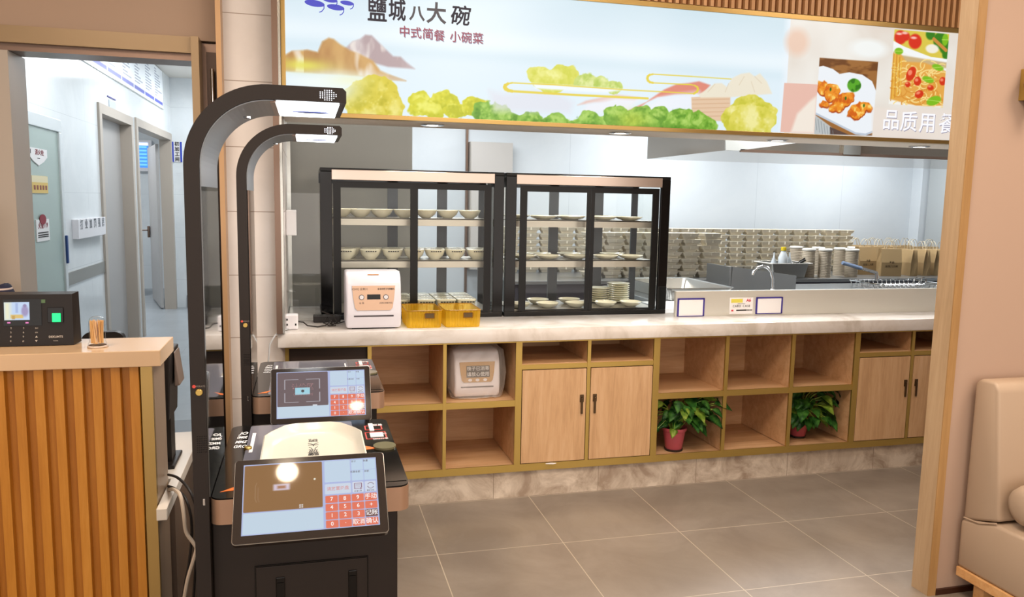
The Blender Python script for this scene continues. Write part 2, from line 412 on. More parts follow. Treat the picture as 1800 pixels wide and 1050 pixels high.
# soffit under the sign with four recessed spots
S('ceiling', M_ceil, -.1, 5.2, 3.99, 4.34, 1.985, 3.2)
S('wall_right', M_wallk, 5.2, 5.3, 2.7, 5.0, 0, 3.2)
for k, (px, py) in enumerate(((760, 219), (1090, 233), (1366, 246), (1616, 257))):
    p = at(px, py, Z=1.985)
    t = thing('recessed_spotlight', ['recessed spotlight under the left end of the sign, above the left display case', 'recessed spotlight under the middle of the sign, above the right display case',
        'recessed spotlight under the sign below the chicken wing picture', 'recessed spotlight under the sign nearest the wooden column'][k], 'spotlight', (p.x, p.y, 1.985), 'spotlights under the sign')
    MB().lathe([(.034, -.001), (.062, -.001), (.062, -.004), (.05, -.008), (.034, -.006)], p, 24, cap=False).done('rim', M_chrome, t, True)
    MB().lathe([(.001, -.003), (.034, -.003), (.034, -.001), (.001, -.001)], p, 20).done('lens', M_spot, t)
# right wall end and its oak column
Yc = 2.57; xa = at(1672, 560, Y=Yc).x; xb = at(1686, 560, Y=Yc).x; yb_ = at(1642, 560, X=xa).y
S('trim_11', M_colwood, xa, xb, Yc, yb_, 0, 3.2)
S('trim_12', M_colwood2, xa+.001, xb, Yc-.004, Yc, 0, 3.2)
M_pinkwall = mat('pink_beige_wall', 'b39a89', .75)
S('wall_right', M_pinkwall, xb, 6.2, Yc+.006, yb_, 0, 3.2)
S('baseboard_right', mat('dark_walnut_base', '3a1d10', .3), xb, 6.2, Yc-.006, Yc+.006, 0, at(1665, 1034, Y=Yc).z)
# corridor
for a in ((4.14, 8.0, 0, 3.2), (8.0, 9.3, 2.34, 3.2), (9.3, 9.62, 0, 3.2), (9.62, 11.85, 2.36, 3.2), (11.85, 12.0, 0, 3.2)):
    S('wall_left', M_wallc, -1.92, -1.8, *a)
S('wall_back', M_wallc, -1.8, -.45, 12.0, 12.1, 0, 3.2)
S('wall_right', M_wallc, -.45, -.36, 4.16, 12.0, 0, 3.2)
S('trim_13', M_rail, -1.8, -1.79, 6.66, 7.93, .88, .98)
S('trim_14', M_rail, -1.6, -.45, 11.985, 12.0, .88, 1.0)
S('baseboard_back', M_skirt, -1.66, -.45, 11.98, 12.0, 0, .175)
for n, y0, y1, zt in ((1, 8.0, 9.3, 2.34), (2, 9.62, 11.85, 2.36)):
    mb = MB()
    for a in ((y0-.07, y0+.02, 0, zt-.021), (y1-.02, y1+.07, 0, zt-.021), (y0-.07, y1+.07, zt-.02, zt+.07)): mb.box(-1.93, -1.78, *a)
    fr = struct(mb.done('door_%d' % n, M_taupe, None)); 
    if n == 1: B('door_leaf', M_doorg, fr, -1.925, -1.895, y0+.02, y1-.02, 0, zt-.02)
# room beyond the second door
S('wall_back', M_wallc, -5.2, -1.8, 14.5, 14.6, 0, 3.2)
S('wall_left', M_wallc, -5.3, -5.2, 9.4, 14.6, 0, 3.2)
S('wall_right', M_wallc, -1.9, -1.8, 12.1, 14.5, 0, 3.2)
S('wall_front', M_wallc, -5.2, -1.93, 9.3, 9.4, 0, 3.2)
t = thing('open_door', 'grey interior door standing open in the second corridor doorway', 'door', (-1.96, 11.75, 0))
h = Vector((-1.96, 11.82, 0)); e = at(271, 526, Z=0); d = (e-h).normalized(); nrm = Vector((-d.y, d.x, 0))*.02; L_ = (e-h).length
mb = MB(); q = [h-nrm, h+nrm, h+d*L_+nrm, h+d*L_-nrm]; mb.prism([(v.x, v.y) for v in q], .02, 2.28, 'z', b=.004); mb.done('leaf', M_doorg, t)
p = h+d*(L_-.06)-nrm*2.2 if (h-nrm).length < (h+nrm).length else h+d*(L_-.06)+nrm*2.2
mb = MB(); mb.box(p.x-.015, p.x+.015, p.y-.03, p.y+.03, .95, 1.12, b=.004); mb.tube([(p.x, p.y, 1.06), (p.x-.02, p.y-.05, 1.06), (p.x-.14, p.y-.06, 1.06)], .01); mb.done('handle', M_pole, t, True)
a0 = at(238, 262, Y=14.4); a1 = at(262, 296, Y=14.4)
t = thing('menu_screen', 'bright blue lit screen on the wall of the room beyond the second doorway', 'screen', (a0.x, 14.45, a1.z))
B('case', M_white, t, a0.x-.3, a1.x+.05, 14.4, 14.5, a1.z-.05, a0.z+.15)
P = Paint(60, 50, 0, 1, 0, 1, (.25, .55, .95)); 
for k in range(6): P.rect(.05, .95, .08+.14*k, .15+.14*k, (.45, .78, 1), .01, .02)
P.rect(0, 1, .88, 1, (.95, .95, 1), 0, .02)
painted('panel', P.c, attr_mat('screen_blue', .4, 1.3), t, planeM(((a0.x-.3+a1.x)/2, 14.395, (a0.z+a1.z)/2+.06)), a1.x-a0.x+.3, a0.z-a1.z+.1)
B('washbasin', M_white, None, -3.02, -2.55, 13.2, 13.7, .6, .72, b=.04); o = COL.objects['washbasin']
one(o, 'white washbasin seen low through the second corridor doorway', 'washbasin')
MB().lathe([(.09, 0), (.08, .3), (.1, .6)], (-2.78, 13.45, 0), 16).done('pedestal', M_white, o, True)
# frosted glass door against the left corridor wall
t = thing('frosted_glass_door', 'frosted green glass door in a white aluminium frame on the left corridor wall', 'door', (-1.77, 6.2, 0))
y0, y1 = 5.76, 6.62; mb = MB()
for a in ((y0, y0+.12, .141, 2.039), (y1-.06, y1, .141, 2.039), (y0, y1, 2.04, 2.13), (y0, y1, .02, .14)): mb.box(-1.79, -1.75, *a, b=.004)
mb.done('frame', mat('white_aluminium', 'd6dcde', .3, .2), t)
mfg = mat('frosted_glass', 'a3b4ae', .25); B('pane', mfg, t, -1.776, -1.764, y0+.12, y1-.06, .14, 2.04)
B('handle', mat('blue_pull', '2b4880', .4), t, -1.75, -1.735, y1-.045, y1-.015, 1.07, 1.28, b=.004)
MW = lambda y, z: planeM((-1.7455, y, z), (0, -1, 0), (0, 0, 1))
def wallM(x, y, z): return Matrix(((0, 0, 1, x), (1, 0, 0, y), (0, 1, 0, z), (0, 0, 0, 1)))   # faces +X, text runs to +Y
Xs = -1.762
def plate(name, label, cat, P, c0, c1, mm, x=Xs):
    a = at(*c0, X=x); b = at(*c1, X=x); t = thing(name, label, cat, (x, (a.y+b.y)/2, b.z))
    mb = MB(); mb.prism([((a.y+b.y)/2+(b.y-a.y)/2*u, (a.z+b.z)/2+(a.z-b.z)/2*v) for u, v in P], x-.002, x+.004, 'x'); mb.done('plate', mm, t)
    return t, (a.y+b.y)/2, (a.z+b.z)/2, b.y-a.y, a.z-b.z
t, cy, cz, w, h_ = plate('fire_hydrant_sign', 'white shield shaped fire hydrant sign on the frosted glass door', 'sign', [(-1, 1), (1, 1), (1, .1), (.6, -.5), (0, -1), (-.6, -.5), (-1, .1)], (49, 258), (83, 293), M_paper)
text([('消火栓', .02, .25*h_, .36*h_, {'sx': 1.5, 'bold': .01})], 'lettering', M_txtr, t, wallM(Xs+.005, cy, cz))
text([('▮', -.42*w, .3*h_, .25*h_), ('FIRE HYDRANT', 0, -.08*h_, .07*h_)], 'small_print', M_txtb, t, wallM(Xs+.005, cy, cz))
t, cy, cz, w, h_ = plate('yellow_notice', 'yellow and cream notice with a row of small pictures on the glass door', 'sign', [(-1, 1), (1, 1), (1, -1), (-1, -1)], (54, 308), (84, 340), mat('yellow_card', 'd8b968', .5))
mb = MB(); mb.box(Xs+.004, Xs+.0045, cy-w*.5, cy+w*.5, cz+h_*.12, cz+h_*.5); mb.done('header', mat('cream_card', 'e0d4ae', .5), t)
mb = MB()
for k in range(5): mb.box(Xs+.0045, Xs+.006, cy+(-.36+.18*k)*w-.012, cy+(-.36+.18*k)*w+.02, cz-h_*.3, cz-h_*.05)
mb.done('pictures', mat('notice_pictures', '8d4a3a', .5), t)
t, cy, cz, w, h_ = plate('fire_alarm_sign', 'white fire alarm 119 sign with a red disc, lowest on the glass door', 'sign', [(-1, .86), (1, .86), (1, -1), (-1, -1)], (62, 384), (87, 422), M_paper)
text([('火警119', 0, .16*h_, .3*h_, {'sx': 1.25, 'bold': .01})], 'lettering', M_txtr, t, wallM(Xs+.005, cy, cz))
mb = MB(); mb.T = wallM(Xs+.004, cy, cz+.43*h_); mb.lathe([(.001, 0), (.035, 0), (.035, .003), (.001, .003)], (0, 0, 0), 20, sx=2); mb.done('disc', M_txtr, t)
mb = MB(); [mb.box(Xs+.004, Xs+.005, cy-.4*w, cy+.4*w, cz-h_*z, cz-h_*z+.008) for z in (.16, .26, .34)]; mb.done('small_print', M_txtb, t)
# boxed sign, notice board, door plates
a = at(128, 386, X=-1.79); b = at(178, 412, X=-1.79)
t = thing('wall_box', 'white wall box with six small grey pictograms beside the first corridor door', 'box', (-1.79, 7.4, b.z))
B('box', M_white, t, -1.8, -1.75, a.y, b.y, b.z, a.z, b=.004)
text([(s, (b.y-a.y)*(-.4+.16*k), .03, .085, {'bold': .02}) for k, s in enumerate('打业加围强房')], 'pictograms', mat('grey_print', '777a80', .6), t, wallM(-1.749, (a.y+b.y)/2, (a.z+b.z)/2))
P = Paint(420, 90, 7.1, 11.35, 2.7, 3.18, (.93, .95, .97))
for k in range(7):
    x0 = 7.14+k*.6; P.rect(x0, x0+.56, 2.735, 2.775, (.33, .36, .75))
    for j in range(11): P.rect(x0+.04, x0+.14+rng.rand()*.38, 2.815+.032*j, 2.825+.032*j, (.45, .48, .58))
t = thing('notice_board', 'long white notice board with printed columns and a blue band, high on the corridor wall', 'board', (-1.79, 9.2, 2.7))
B('backing', M_silver, t, -1.8, -1.785, 7.08, 11.37, 2.7, 3.19)
painted('printed_sheet', P.c, attr_mat('printed_board', .4), t, wallM(-1.784, 9.225, 2.945), 4.25, .48)
a = at(190, 168, X=-1.79); b = at(204, 177, X=-1.79)
t = thing('door_sign', 'small blue and grey sign on the wall above the first corridor door', 'sign', (-1.79, (a.y+b.y)/2, 2.42))
B('plate', M_navy, t, -1.8, -1.79, a.y, b.y, b.z, a.z); B('lower_plate', mat('pale_grey_plate', 'b9c2cc', .5), t, -1.8, -1.792, a.y+.05, b.y, b.z-.14, b.z-.02)
a = at(302, 249, Y=11.98); b = at(320.5, 285, Y=11.98)
t = thing('room_sign', 'white vertical room sign with blue edges on the end wall of the corridor', 'sign', ((a.x+b.x)/2, 11.99, b.z))
B('plate', M_paper, t, a.x, b.x, 11.985, 12, b.z, a.z)
mb = MB(); mb.box(a.x, a.x+.02, 11.982, 11.985, b.z, a.z); mb.box(b.x-.025, b.x, 11.982, 11.985, b.z, a.z); mb.done('edge', mat('blue_edge', '2f46b5', .4), t)
text([(s, 0, .105-.07*k, .062, {'bold': .02}) for k, s in enumerate('初加工间')], 'lettering', M_txtb, t, planeM(((a.x+b.x)/2, 11.981, (a.z+b.z)/2)))
# bronze door leaf with long pulls, folded back beside the pillar
t = thing('entrance_door', 'dark bronze door leaf with a long upright pull handle beside the tiled pillar', 'door', (-.42, 4.0, 0))
B('leaf', M_pole, t, -.458, -.386, 4.03, 4.09, .02, 2.3)
B('panel', mat('dark_bronze', '3b2a20', .25, .5), t, -.44, -.39, 4.022, 4.03, .05, 2.26)
mb = MB(); mb.tube([(-.412, 3.985, .35), (-.412, 3.985, 2.18)], .008, 10); mb.tube([(-.412, 3.985, .5), (-.412, 4.03, .5)], .006); mb.tube([(-.412, 3.985, 2.1), (-.412, 4.03, 2.1)], .006)
mb.done('pull_handle', M_chrome, t, True)
# ---------------------------------------------------------------- sign, fascia
SY = 3.95; sx0, sx1 = -.083, 4.6; sz0, sz1 = 2.003, 2.615
def q_(px, py): v = at(px, py, Y=SY); return (v.x, v.z)
def z2(x, y): return q_(850+x/3.2727, y/3.2727)
def z3(x, y): return q_(1350+x/3.5, y/3.5)
def z1(x, y): return q_(500+x/4.5, y/4.5)
P = Paint(1500, 220, sx0, 4.1, sz0, sz1, (.88, .94, .975))
n = P.fbm(1.2, 5, 4, 1, 4); P.put(np.clip((P.Y-2.42)/.25, 0, 1)*.55*(.5+n), (.74, .84, .88)); P.put(np.exp(-((P.Y-2.38)/.045)**2)*.5, (.95, .985, 1)); P.put(np.exp(-((P.Y-2.31)/.03)**2)*.35, (.80, .89, .93))
def P_ell(P, x, y, r, col, al):
    j0 = int((x-r*2-sx0)/P.px); j1 = int((x+r*2-sx0)/P.px)+1; i0 = int((y-r*2-sz0)/(P.Y[1, 0]-P.Y[0, 0])); i1 = int((y+r*2-sz0)/(P.Y[1, 0]-P.Y[0, 0]))+1
    j0 = max(j0, 0); i0 = max(i0, 0); X = P.X[i0:i1, j0:j1]; Y = P.Y[i0:i1, j0:j1]
    if X.size == 0: return
    a = (np.clip(1.3-np.hypot(X-x, Y-y)/r, 0, 1)*al)[..., None]; P.c[i0:i1, j0:j1] = P.c[i0:i1, j0:j1]*(1-a)+a*np.array(col)
def rock(pts, c1, c2, f, seed, fx=10):
    al = P.poly(pts, c1, soft=.012); n = P.fbm(fx, seed, 4, 1, .45); P.put(al*np.clip((n-.45)*4, 0, 1)*.8, c2)
    P.put(al*np.clip((P.fbm(fx*1.6, seed+1, 3, 1, .35)-.62)*8, 0, 1), (.96, .93, .9))
    P.put(al*np.clip((f[0]-P.Y)/f[1], 0, 1), (.93, .965, .97))
rock([z1(*p) for p in ((480, 385), (540, 330), (600, 310), (640, 275), (690, 280), (740, 330), (790, 380), (860, 445), (920, 450), (960, 490), (1030, 545), (820, 530), (640, 480))], (.72, .64, .65), (.86, .82, .82), (2.235, .05), 11)
rock([z1(*p) for p in ((0, 440), (60, 405), (180, 395), (265, 415), (300, 330), (350, 300), (390, 310), (440, 350), (520, 400), (600, 430), (700, 480), (760, 560), (850, 600), (960, 640), (760, 625), (600, 600), (0, 560))], (.83, .66, .42), (.70, .50, .30), (2.215, .09), 21, 9)
P.put(np.exp(-((P.X-.0)/.12)**2-((P.Y-2.215)/.028)**2)*.9, (.90, .88, .35)); P.put(np.exp(-((P.X-.08)/.16)**2-((P.Y-2.14)/.03)**2)*.95, (.95, .98, .97))
WBX = P.fbm(20, 201, 3)-.5; WBY = P.fbm(20, 202, 3)-.5
def veg(x, y, rx, ry, base, dark, lite, seed, fz=26, fade=None):
    X0, Y0 = P.X, P.Y; P.X = X0+WBX*min(rx, .05)*.9; P.Y = Y0+WBY*min(ry, .05)*.9; a = P.ell(x, y, rx, ry, base, soft=.004); P.X, P.Y = X0, Y0
    P.put(a*np.clip((y-P.Y)/ry*.6, 0, .5), dark)
    for q in range(int(26*rx/.05)):
        u = rng.uniform(0, 6.28); s_ = math.sqrt(rng.uniform(0, 1))*.9; P_ell(P, x+rx*s_*math.cos(u), y+ry*s_*math.sin(u), rng.uniform(.004, .009), lite if q % 2 else dark, .35)
    wob = P.fbm(fz, seed, 3); a = a*np.clip(.2+1.6*(1.1-np.hypot((P.X-x)/rx, (P.Y-y)/ry)), 0, 1)
    P.put(a*np.clip((.5-wob)*5, 0, 1)*.65, dark); P.put(a*np.clip((wob-.52)*5, 0, 1)*.7, lite)
CAB = ((.86, .80, .25), (.72, .68, .10), (.96, .93, .60))
for k, (x, y, rx, ry) in enumerate(((730, 780, 170, 160), (600, 800, 140, 140), (830, 850, 110, 110), (640, 870, 150, 80))):
    c = z1(x, y); veg(c[0], c[1], rx/4.5*.00285, ry/4.5*.00285, *CAB, 30+k, 14)
P.put(np.exp(-((P.X-.14)/.11)**2-((P.Y-2.12)/.07)**2)*.95, (.93, .97, .96))
P.put(np.exp(-((P.X-.22)/.10)**2-((P.Y-2.16)/.03)**2)*.4, (.98, .97, .7))
for k, (x, y, rx, ry) in enumerate(((1080, 800, 95, 75), (1260, 800, 120, 85), (1120, 860, 140, 70), (1360, 880, 100, 55), (1500, 850, 110, 75))):
    c = z1(x, y); veg(c[0], c[1], rx/4.5*.00285, ry/4.5*.00285, *((.84, .83, .18), (.70, .72, .08), (.95, .95, .5)), 40+k, 20)
GRN = ((.52, .72, .25), (.28, .52, .10), (.74, .87, .45))
def z2v(lst, cs, seed, fz=30):
    for k, (x, y, r) in enumerate(lst):
        c = z2(x, y); veg(c[0], c[1], r/3.2727*.0036, r*.82/3.2727*.0034, *cs, seed+k, fz)
z2v(((0, 650, 60), (85, 665, 70), (170, 690, 42), (265, 690, 52), (20, 700, 50)), GRN, 50)
P.poly([z2(*p) for p in ((30, 520), (120, 540), (300, 525), (430, 540), (520, 590), (500, 650), (60, 640))], (.88, .88, .92), soft=.04, al=.7)
P.poly([z2(*p) for p in ((905, 615), (960, 570), (1040, 515), (1110, 485), (1180, 478), (1240, 468), (1305, 490), (1260, 540), (1100, 545), (1000, 560), (820, 640))], (.88, .55, .48), soft=.01)
P.poly([z2(*p) for p in ((1000, 570), (1120, 545), (1240, 530), (1200, 640), (900, 640))], (.93, .95, .98), soft=.04)
P.poly([z2(*p) for p in ((540, 605), (590, 580), (640, 570), (760, 545), (900, 560), (840, 600), (640, 590))], (.90, .76, .72), soft=.012)
P.poly([z2(*p) for p in ((600, 600), (760, 560), (900, 570), (820, 640), (560, 650))], (.93, .94, .97), soft=.03)
z2v(((330, 445, 62), (455, 440, 74), (385, 470, 80)), ((.88, .88, .42), (.80, .82, .25), (.96, .96, .65)), 60, 24)
z2v(((600, 472, 58), (680, 485, 45), (750, 505, 40)), ((.80, .86, .48), (.66, .78, .3), (.93, .95, .7)), 64, 24)
P.poly([z2(*p) for p in ((280, 480), (560, 495), (820, 515), (700, 535), (300, 510))], (.94, .97, .99), soft=.012)
Sc = [z2(*p) for p in ((1425, 455), (1200, 440), (975, 427), (955, 431), (945, 440), (942, 452), (946, 464), (957, 473), (975, 477), (1190, 487), (1215, 492), (1230, 502), (1234, 514), (1228, 528), (1210, 539), (1100, 532), (830, 518), (400, 488), (165, 477), (140, 482), (125, 492), (122, 502), (128, 512), (142, 520), (165, 525), (500, 545), (945, 567))]
wd = [.005, .006, .009, .012, .014, .014, .013, .011, .006, .006, .009, .012, .013, .011, .006, .006, .006, .006, .008, .014, .018, .02, .018, .015, .011, .011]
P.line(Sc, wd, (.90, .82, .30))
P.poly([z2(*p) for p in ((1195, 560), (1420, 548), (1420, 700), (1200, 690))], (.90, .78, .66), soft=.006)
for k in range(5): P.line([z2(1200, 575+24*k), z2(1415, 570+24*k)], .003, (.80, .63, .48), .8)
P.poly([z2(*p) for p in ((1235, 545), (1290, 510), (1330, 480), (1370, 478), (1400, 500), (1430, 450), (1480, 425), (1530, 418), (1560, 440), (1590, 422), (1630, 470), (1660, 540), (1420, 560), (1250, 562))], (.93, .90, .82), soft=.008)
for a_ in ((1330, 485, 1290, 530), (1410, 480, 1390, 530), (1500, 440, 1470, 490), (1560, 440, 1600, 480), (1540, 470, 1560, 530)): P.line([z2(a_[0], a_[1]), z2(a_[2], a_[3])], .004, (.84, .77, .66), .6)
z2v(((1530, 640, 110), (1600, 660, 90), (1450, 680, 85), (1540, 700, 120)), ((.88, .85, .38), (.74, .74, .18), (.97, .95, .72)), 70, 16)
z2v(((350, 715, 34), (460, 715, 38), (545, 715, 44), (650, 720, 44), (830, 715, 60), (960, 715, 50), (1060, 710, 60), (1190, 720, 55), (1270, 720, 50)), GRN, 110)
z2v(((415, 700, 48), (500, 715, 30), (600, 690, 62), (700, 695, 42), (760, 670, 66), (900, 690, 86), (1010, 650, 45), (1130, 690, 82), (1240, 690, 50), (1300, 730, 44)), GRN, 80)
P.put(np.exp(-((P.X-1.67)/.09)**2-((P.Y-2.03)/.05)**2)*.5, (.85, .85, .25))
P.put(np.clip((P.X-2.53)/.05, 0, 1)*(P.X < 2.63)*.9, (.93, .96, .985))
# right hand poster
px0 = q_(1384, 140)[0]; R = (P.X > px0)
n = P.fbm(2.2, 90, 4); P.put(R*1., (.90, .87, .83)); P.put(R*np.clip((n-.5)*4, 0, 1)*.8, (.96, .96, .94)); P.put(R*np.clip((.42-n)*4, 0, 1)*.6, (.84, .76, .70))
def R3(a, b, c, d, col, **k): P.poly([z3(*a), z3(*b), z3(*c), z3(*d)], col, **k)
R3((100, 510), (310, 520), (285, 820), (76, 812), (.91, .74, .68)); P.poly([z3(*p) for p in ((140, 815), (180, 700), (260, 620), (300, 590), (285, 820))], (.95, .91, .86), soft=.02)
P.ell(*z3(180, 260), .07, .07, (.92, .80, .72), .05); P.ell(*z3(620, 300), .12, .05, (.95, .96, .95), .03)
def clipped(quad, fn):
    old = P.c.copy(); fn(); new = P.c; P.c = old
    inside = P.poly([z3(*p) for p in quad], (0, 0, 0), al=0); ins = Paint.poly(P, [z3(*p) for p in quad], (0, 0, 0), al=1)
    a = ins[..., None]; P.c = old*(1-a)+new*a
def wings():
    Q = [z3(*p) for p in ((290, 340), (690, 370), (650, 850), (280, 840))]; P.poly(Q, (.62, .42, .22)); n = P.fbm(14, 3, 3, 1, 3); P.put((P.X > 2.6)*(P.X < 3.2)*np.clip((.5-n)*5, 0, 1)*.7*(P.Y > 2.3), (.36, .20, .09))
    P.poly([z3(*p) for p in ((280, 700), (480, 850), (280, 860))], (.74, .76, .76)); P.poly([z3(*p) for p in ((380, 780), (500, 830), (640, 830), (640, 860), (380, 860))], (.35, .28, .26))
    for k in range(7): P.line([z3(290+18*k, 720+14*k), z3(300+18*k, 800+14*k)], .003, (.5, .53, .55))
    pl = [z3(*p) for p in ((290, 415), (340, 405), (400, 425), (440, 455), (500, 445), (580, 460), (640, 500), (665, 560), (655, 800), (600, 822), (540, 815), (290, 690))]
    P.poly([(x, y-.012) for x, y in pl], (.75, .79, .84)); P.poly(pl, (.93, .95, .97))
    for k, (x, y, rx, ry, ro) in enumerate(((335, 535, 42, 50, .5), (395, 565, 55, 62, .8), (350, 640, 50, 26, .1), (460, 625, 95, 42, .5), (420, 670, 45, 25, 0), (565, 680, 95, 50, .35), (530, 715, 50, 28, 0))):
        x, y = z3(x, y); s = .00285/3.5
        X0, Y0 = P.X, P.Y; P.X = X0+WBX*.05; P.Y = Y0+WBY*.05; P.ell(x, y-.006, rx*s*1.06, ry*s*1.08, (.66, .24, .06), .004, ro); a = P.ell(x, y, rx*s*1.02, ry*s, (.93, .58, .16), .006, ro); P.X, P.Y = X0, Y0
        w_ = P.fbm(40, 100+k, 3); P.put(a*np.clip((.48-w_)*6, 0, 1)*.8, (.80, .34, .08)); P.put(a*np.clip((w_-.58)*7, 0, 1), (.99, .84, .45))
    c = z3(530, 525); a = P.ell(c[0], c[1], .045, .037, (.35, .66, .16), .006); w_ = P.fbm(36, 120, 3); P.put(a*np.clip((.5-w_)*6, 0, 1)*.8, (.15, .42, .08))
    for x, y in ((385, 550), (478, 605), (590, 650)): P.ell(*z3(x, y), .006, .01, (.18, .42, .1))
def pasta():
    P.poly([z3(*p) for p in ((760, 170), (1130, 200), (1090, 680), (730, 660))], (.95, .95, .93))
    P.poly([z3(*p) for p in ((770, 170), (1130, 200), (1110, 370), (1000, 350), (770, 260))], (.86, .78, .30))
    w_ = P.fbm(16, 131, 3); 
    for x, y, r in ((1060, 250, 60), (1090, 290, 50), (1000, 210, 40), (1100, 335, 40)): P.ell(*z3(x, y), r*.0008, r*.0008, (.22, .50, .12), .01)
    for x, y, r in ((815, 230, 48), (905, 255, 52), (850, 225, 30)): P.ell(*z3(x, y), r*.00085, r*.0008, (.85, .20, .12), .01); P.ell(*z3(x-8, y-22), .02, .007, (.97, .75, .7), .006)
    P.ell(*z3(1010, 300), .045, .025, (.95, .93, .86), .008); P.line([z3(1020, 240), z3(1095, 310)], .02, (.80, .55, .25))
    P.poly([z3(*p) for p in ((770, 250), (880, 310), (1000, 350), (1110, 365), (1110, 385), (980, 370), (860, 335), (770, 280))], (.96, .97, .97)); P.poly([z3(*p) for p in ((820, 340), (1100, 385), (1098, 420), (900, 400), (780, 370))], (.80, .70, .52), soft=.01)
    base = P.poly([z3(*p) for p in ((770, 330), (810, 320), (850, 380), (960, 385), (1060, 420), (1095, 440), (1080, 650), (960, 655), (860, 640), (750, 610))], (.90, .66, .30), soft=.01)
    r = np.random.RandomState(8)
    for k in range(95):
        x = r.uniform(760, 1090); y = r.uniform(400, 650); a = r.uniform(0, 6.28); R_ = r.uniform(20, 55); cc = (.97, .86, .55) if k % 3 else (.86, .58, .22)
        P.line([z3(x+R_*math.cos(a+u), y+R_*.8*math.sin(a+u)) for u in np.linspace(0, 2.4, 7)], .0066, cc)
    for k in range(6): P.line([z3(775+k*9, 320+8*k), z3(755+k*12, 620-10*k)], .005, (.93, .74, .25) if k % 2 else (.80, .55, .12))
    for x, y, rx, ry, ro in ((880, 455, 34, 52, -.5), (920, 500, 30, 30, 0), (1075, 500, 28, 28, 0), (930, 580, 36, 26, .3), (860, 520, 22, 18, 0), (1000, 540, 26, 18, 0)):
        P.ell(*z3(x, y), rx*.00085, ry*.00085, (.83, .22, .10), .006, ro); P.ell(*z3(x-6, y-8), rx*.0004, ry*.0003, (.96, .55, .42), .006, ro)
    for x, y, rx, ry, ro in ((805, 315, 34, 22, 0), (1045, 415, 48, 20, -.2), (985, 490, 48, 20, -.2), (1020, 620, 60, 30, .3), (1090, 245, 25, 40, 0)):
        P.ell(*z3(x, y), rx*.00085, ry*.00085, (.50, .74, .14), .005, ro); P.line([z3(x-rx*.8, y-ro*20), z3(x+rx*.8, y+ro*20)], .003, (.75, .88, .4))
clipped([(318, 355), (678, 381), (641, 835), (284, 825)], wings)
clipped([(779, 180), (1115, 210), (1075, 662), (742, 640)], pasta)
P.poly([z3(*p) for p in ((640, 660), (1150, 680), (1140, 860), (640, 838))], (.93, .88, .84), soft=.02, al=.6)
P.poly([z3(*p) for p in ((1180, 400), (1260, 405), (1240, 700), (1160, 640))], (.45, .30, .25)); P.poly([z3(*p) for p in ((1180, 400), (1260, 405), (1255, 440), (1180, 430))], (.6, .75, .2))
t = thing('shop_signboard', 'long backlit signboard above the counter with misty mountains, vegetables and food pictures', 'sign', (2.0, SY, sz0))
B('lightbox', M_blkm, t, sx0, sx1, SY+.003, 3.99, sz0, sz1)
painted('printed_face', P.c, attr_mat('backlit_print', .3, 1.0), t, planeM(((sx0+4.1)/2, SY, (sz0+sz1)/2)), 4.1-sx0, sz1-sz0)
mb = MB(); mb.box(sx0-.02, sx1, SY-.008, 3.99, sz0-.022, sz0-.001, b=.001); mb.box(sx0-.02, sx1, SY-.008, 3.99, sz1, sz1+.026, b=.001); mb.box(sx0-.02, sx0, SY-.008, 3.99, sz0-.02, 3.18, b=.001)
mb.done('gold_frame', M_gold, t)
def sgtext(chars, size, name, m, extra, dy=0):
    its = []
    for s, (px, py) in chars:
        x, z = q_(px, py); its.append((s, x, z-dy, size, extra))
    return text(its, name, m, t, planeM((0, SY-.0015, 0)), .0003)
M_ink = mat('sign_ink', '000000', .5, emit='4a4448', es=1); M_red = mat('sign_red', '000000', .5, emit='a04858', es=1); M_whs = mat('sign_white', '000000', .5, emit='f6f6fb', es=1.05); M_sh = mat('sign_shadow', '000000', .5, emit='9a94a8', es=1); M_bl = mat('sign_blue', '000000', .5, emit='4a4ec4', es=1)
ys = .0
text([(s_, q_(*p_)[0]+dx_, q_(*p_)[1]+dz_, z_, {'sx': .85, 'sy': 1.12}) for s_, p_, z_ in (('鹽', (663, 20), .112), ('城', (698, 20), .10)) for dx_, dz_ in ((-.002, 0), (.002, 0), (0, .002), (0, -.002))]+[('碗', q_(808, 30)[0]+dx_, q_(808, 30)[1]+dz_, .10, {'shear': .15}) for dx_, dz_ in ((-.0018, 0), (.0018, 0), (0, .0018), (0, -.0018))]+[ ('八', *q_(733, 25), .075, {'bold': .03}),
      ('大', *q_(767, 26), .105, {'bold': .022, 'sx': .95})], 'brush_lettering', M_ink, t, planeM((0, SY-.0015, 0)), .0003)
sub = (('中', (711, 57)), ('式', (731, 59)), ('简', (752, 61)), ('餐', (772, 64)), ('小', (800, 66)), ('碗', (820, 67.5)), ('菜', (840, 69)))
text([(s, q_(*p)[0]+.003, q_(*p)[1]-.004, .056, {'bold': .006}) for s, p in sub], 'lettering_shadow', M_sh, t, planeM((0, SY-.001, 0)), .0002)
text([(s, *q_(*p), .056, {'bold': .006}) for s, p in sub], 'lettering', M_red, t, planeM((0, SY-.002, 0)), .0003)
q4 = (('品', (1566, 213)), ('质', (1597, 216)), ('用', (1630, 218)), ('餐', (1664, 220)))
text([(s, q_(*p)[0]+.004, q_(*p)[1]-.004, .122, {'bold': .01}) for s, p in q4], 'lettering_shadow', M_sh, t, planeM((0, SY-.001, 0)), .0002)
text([(s, *q_(*p), .122, {'bold': .008}) for s, p in q4], 'lettering', M_whs, t, planeM((0, SY-.002, 0)), .0003)
mb = MB()
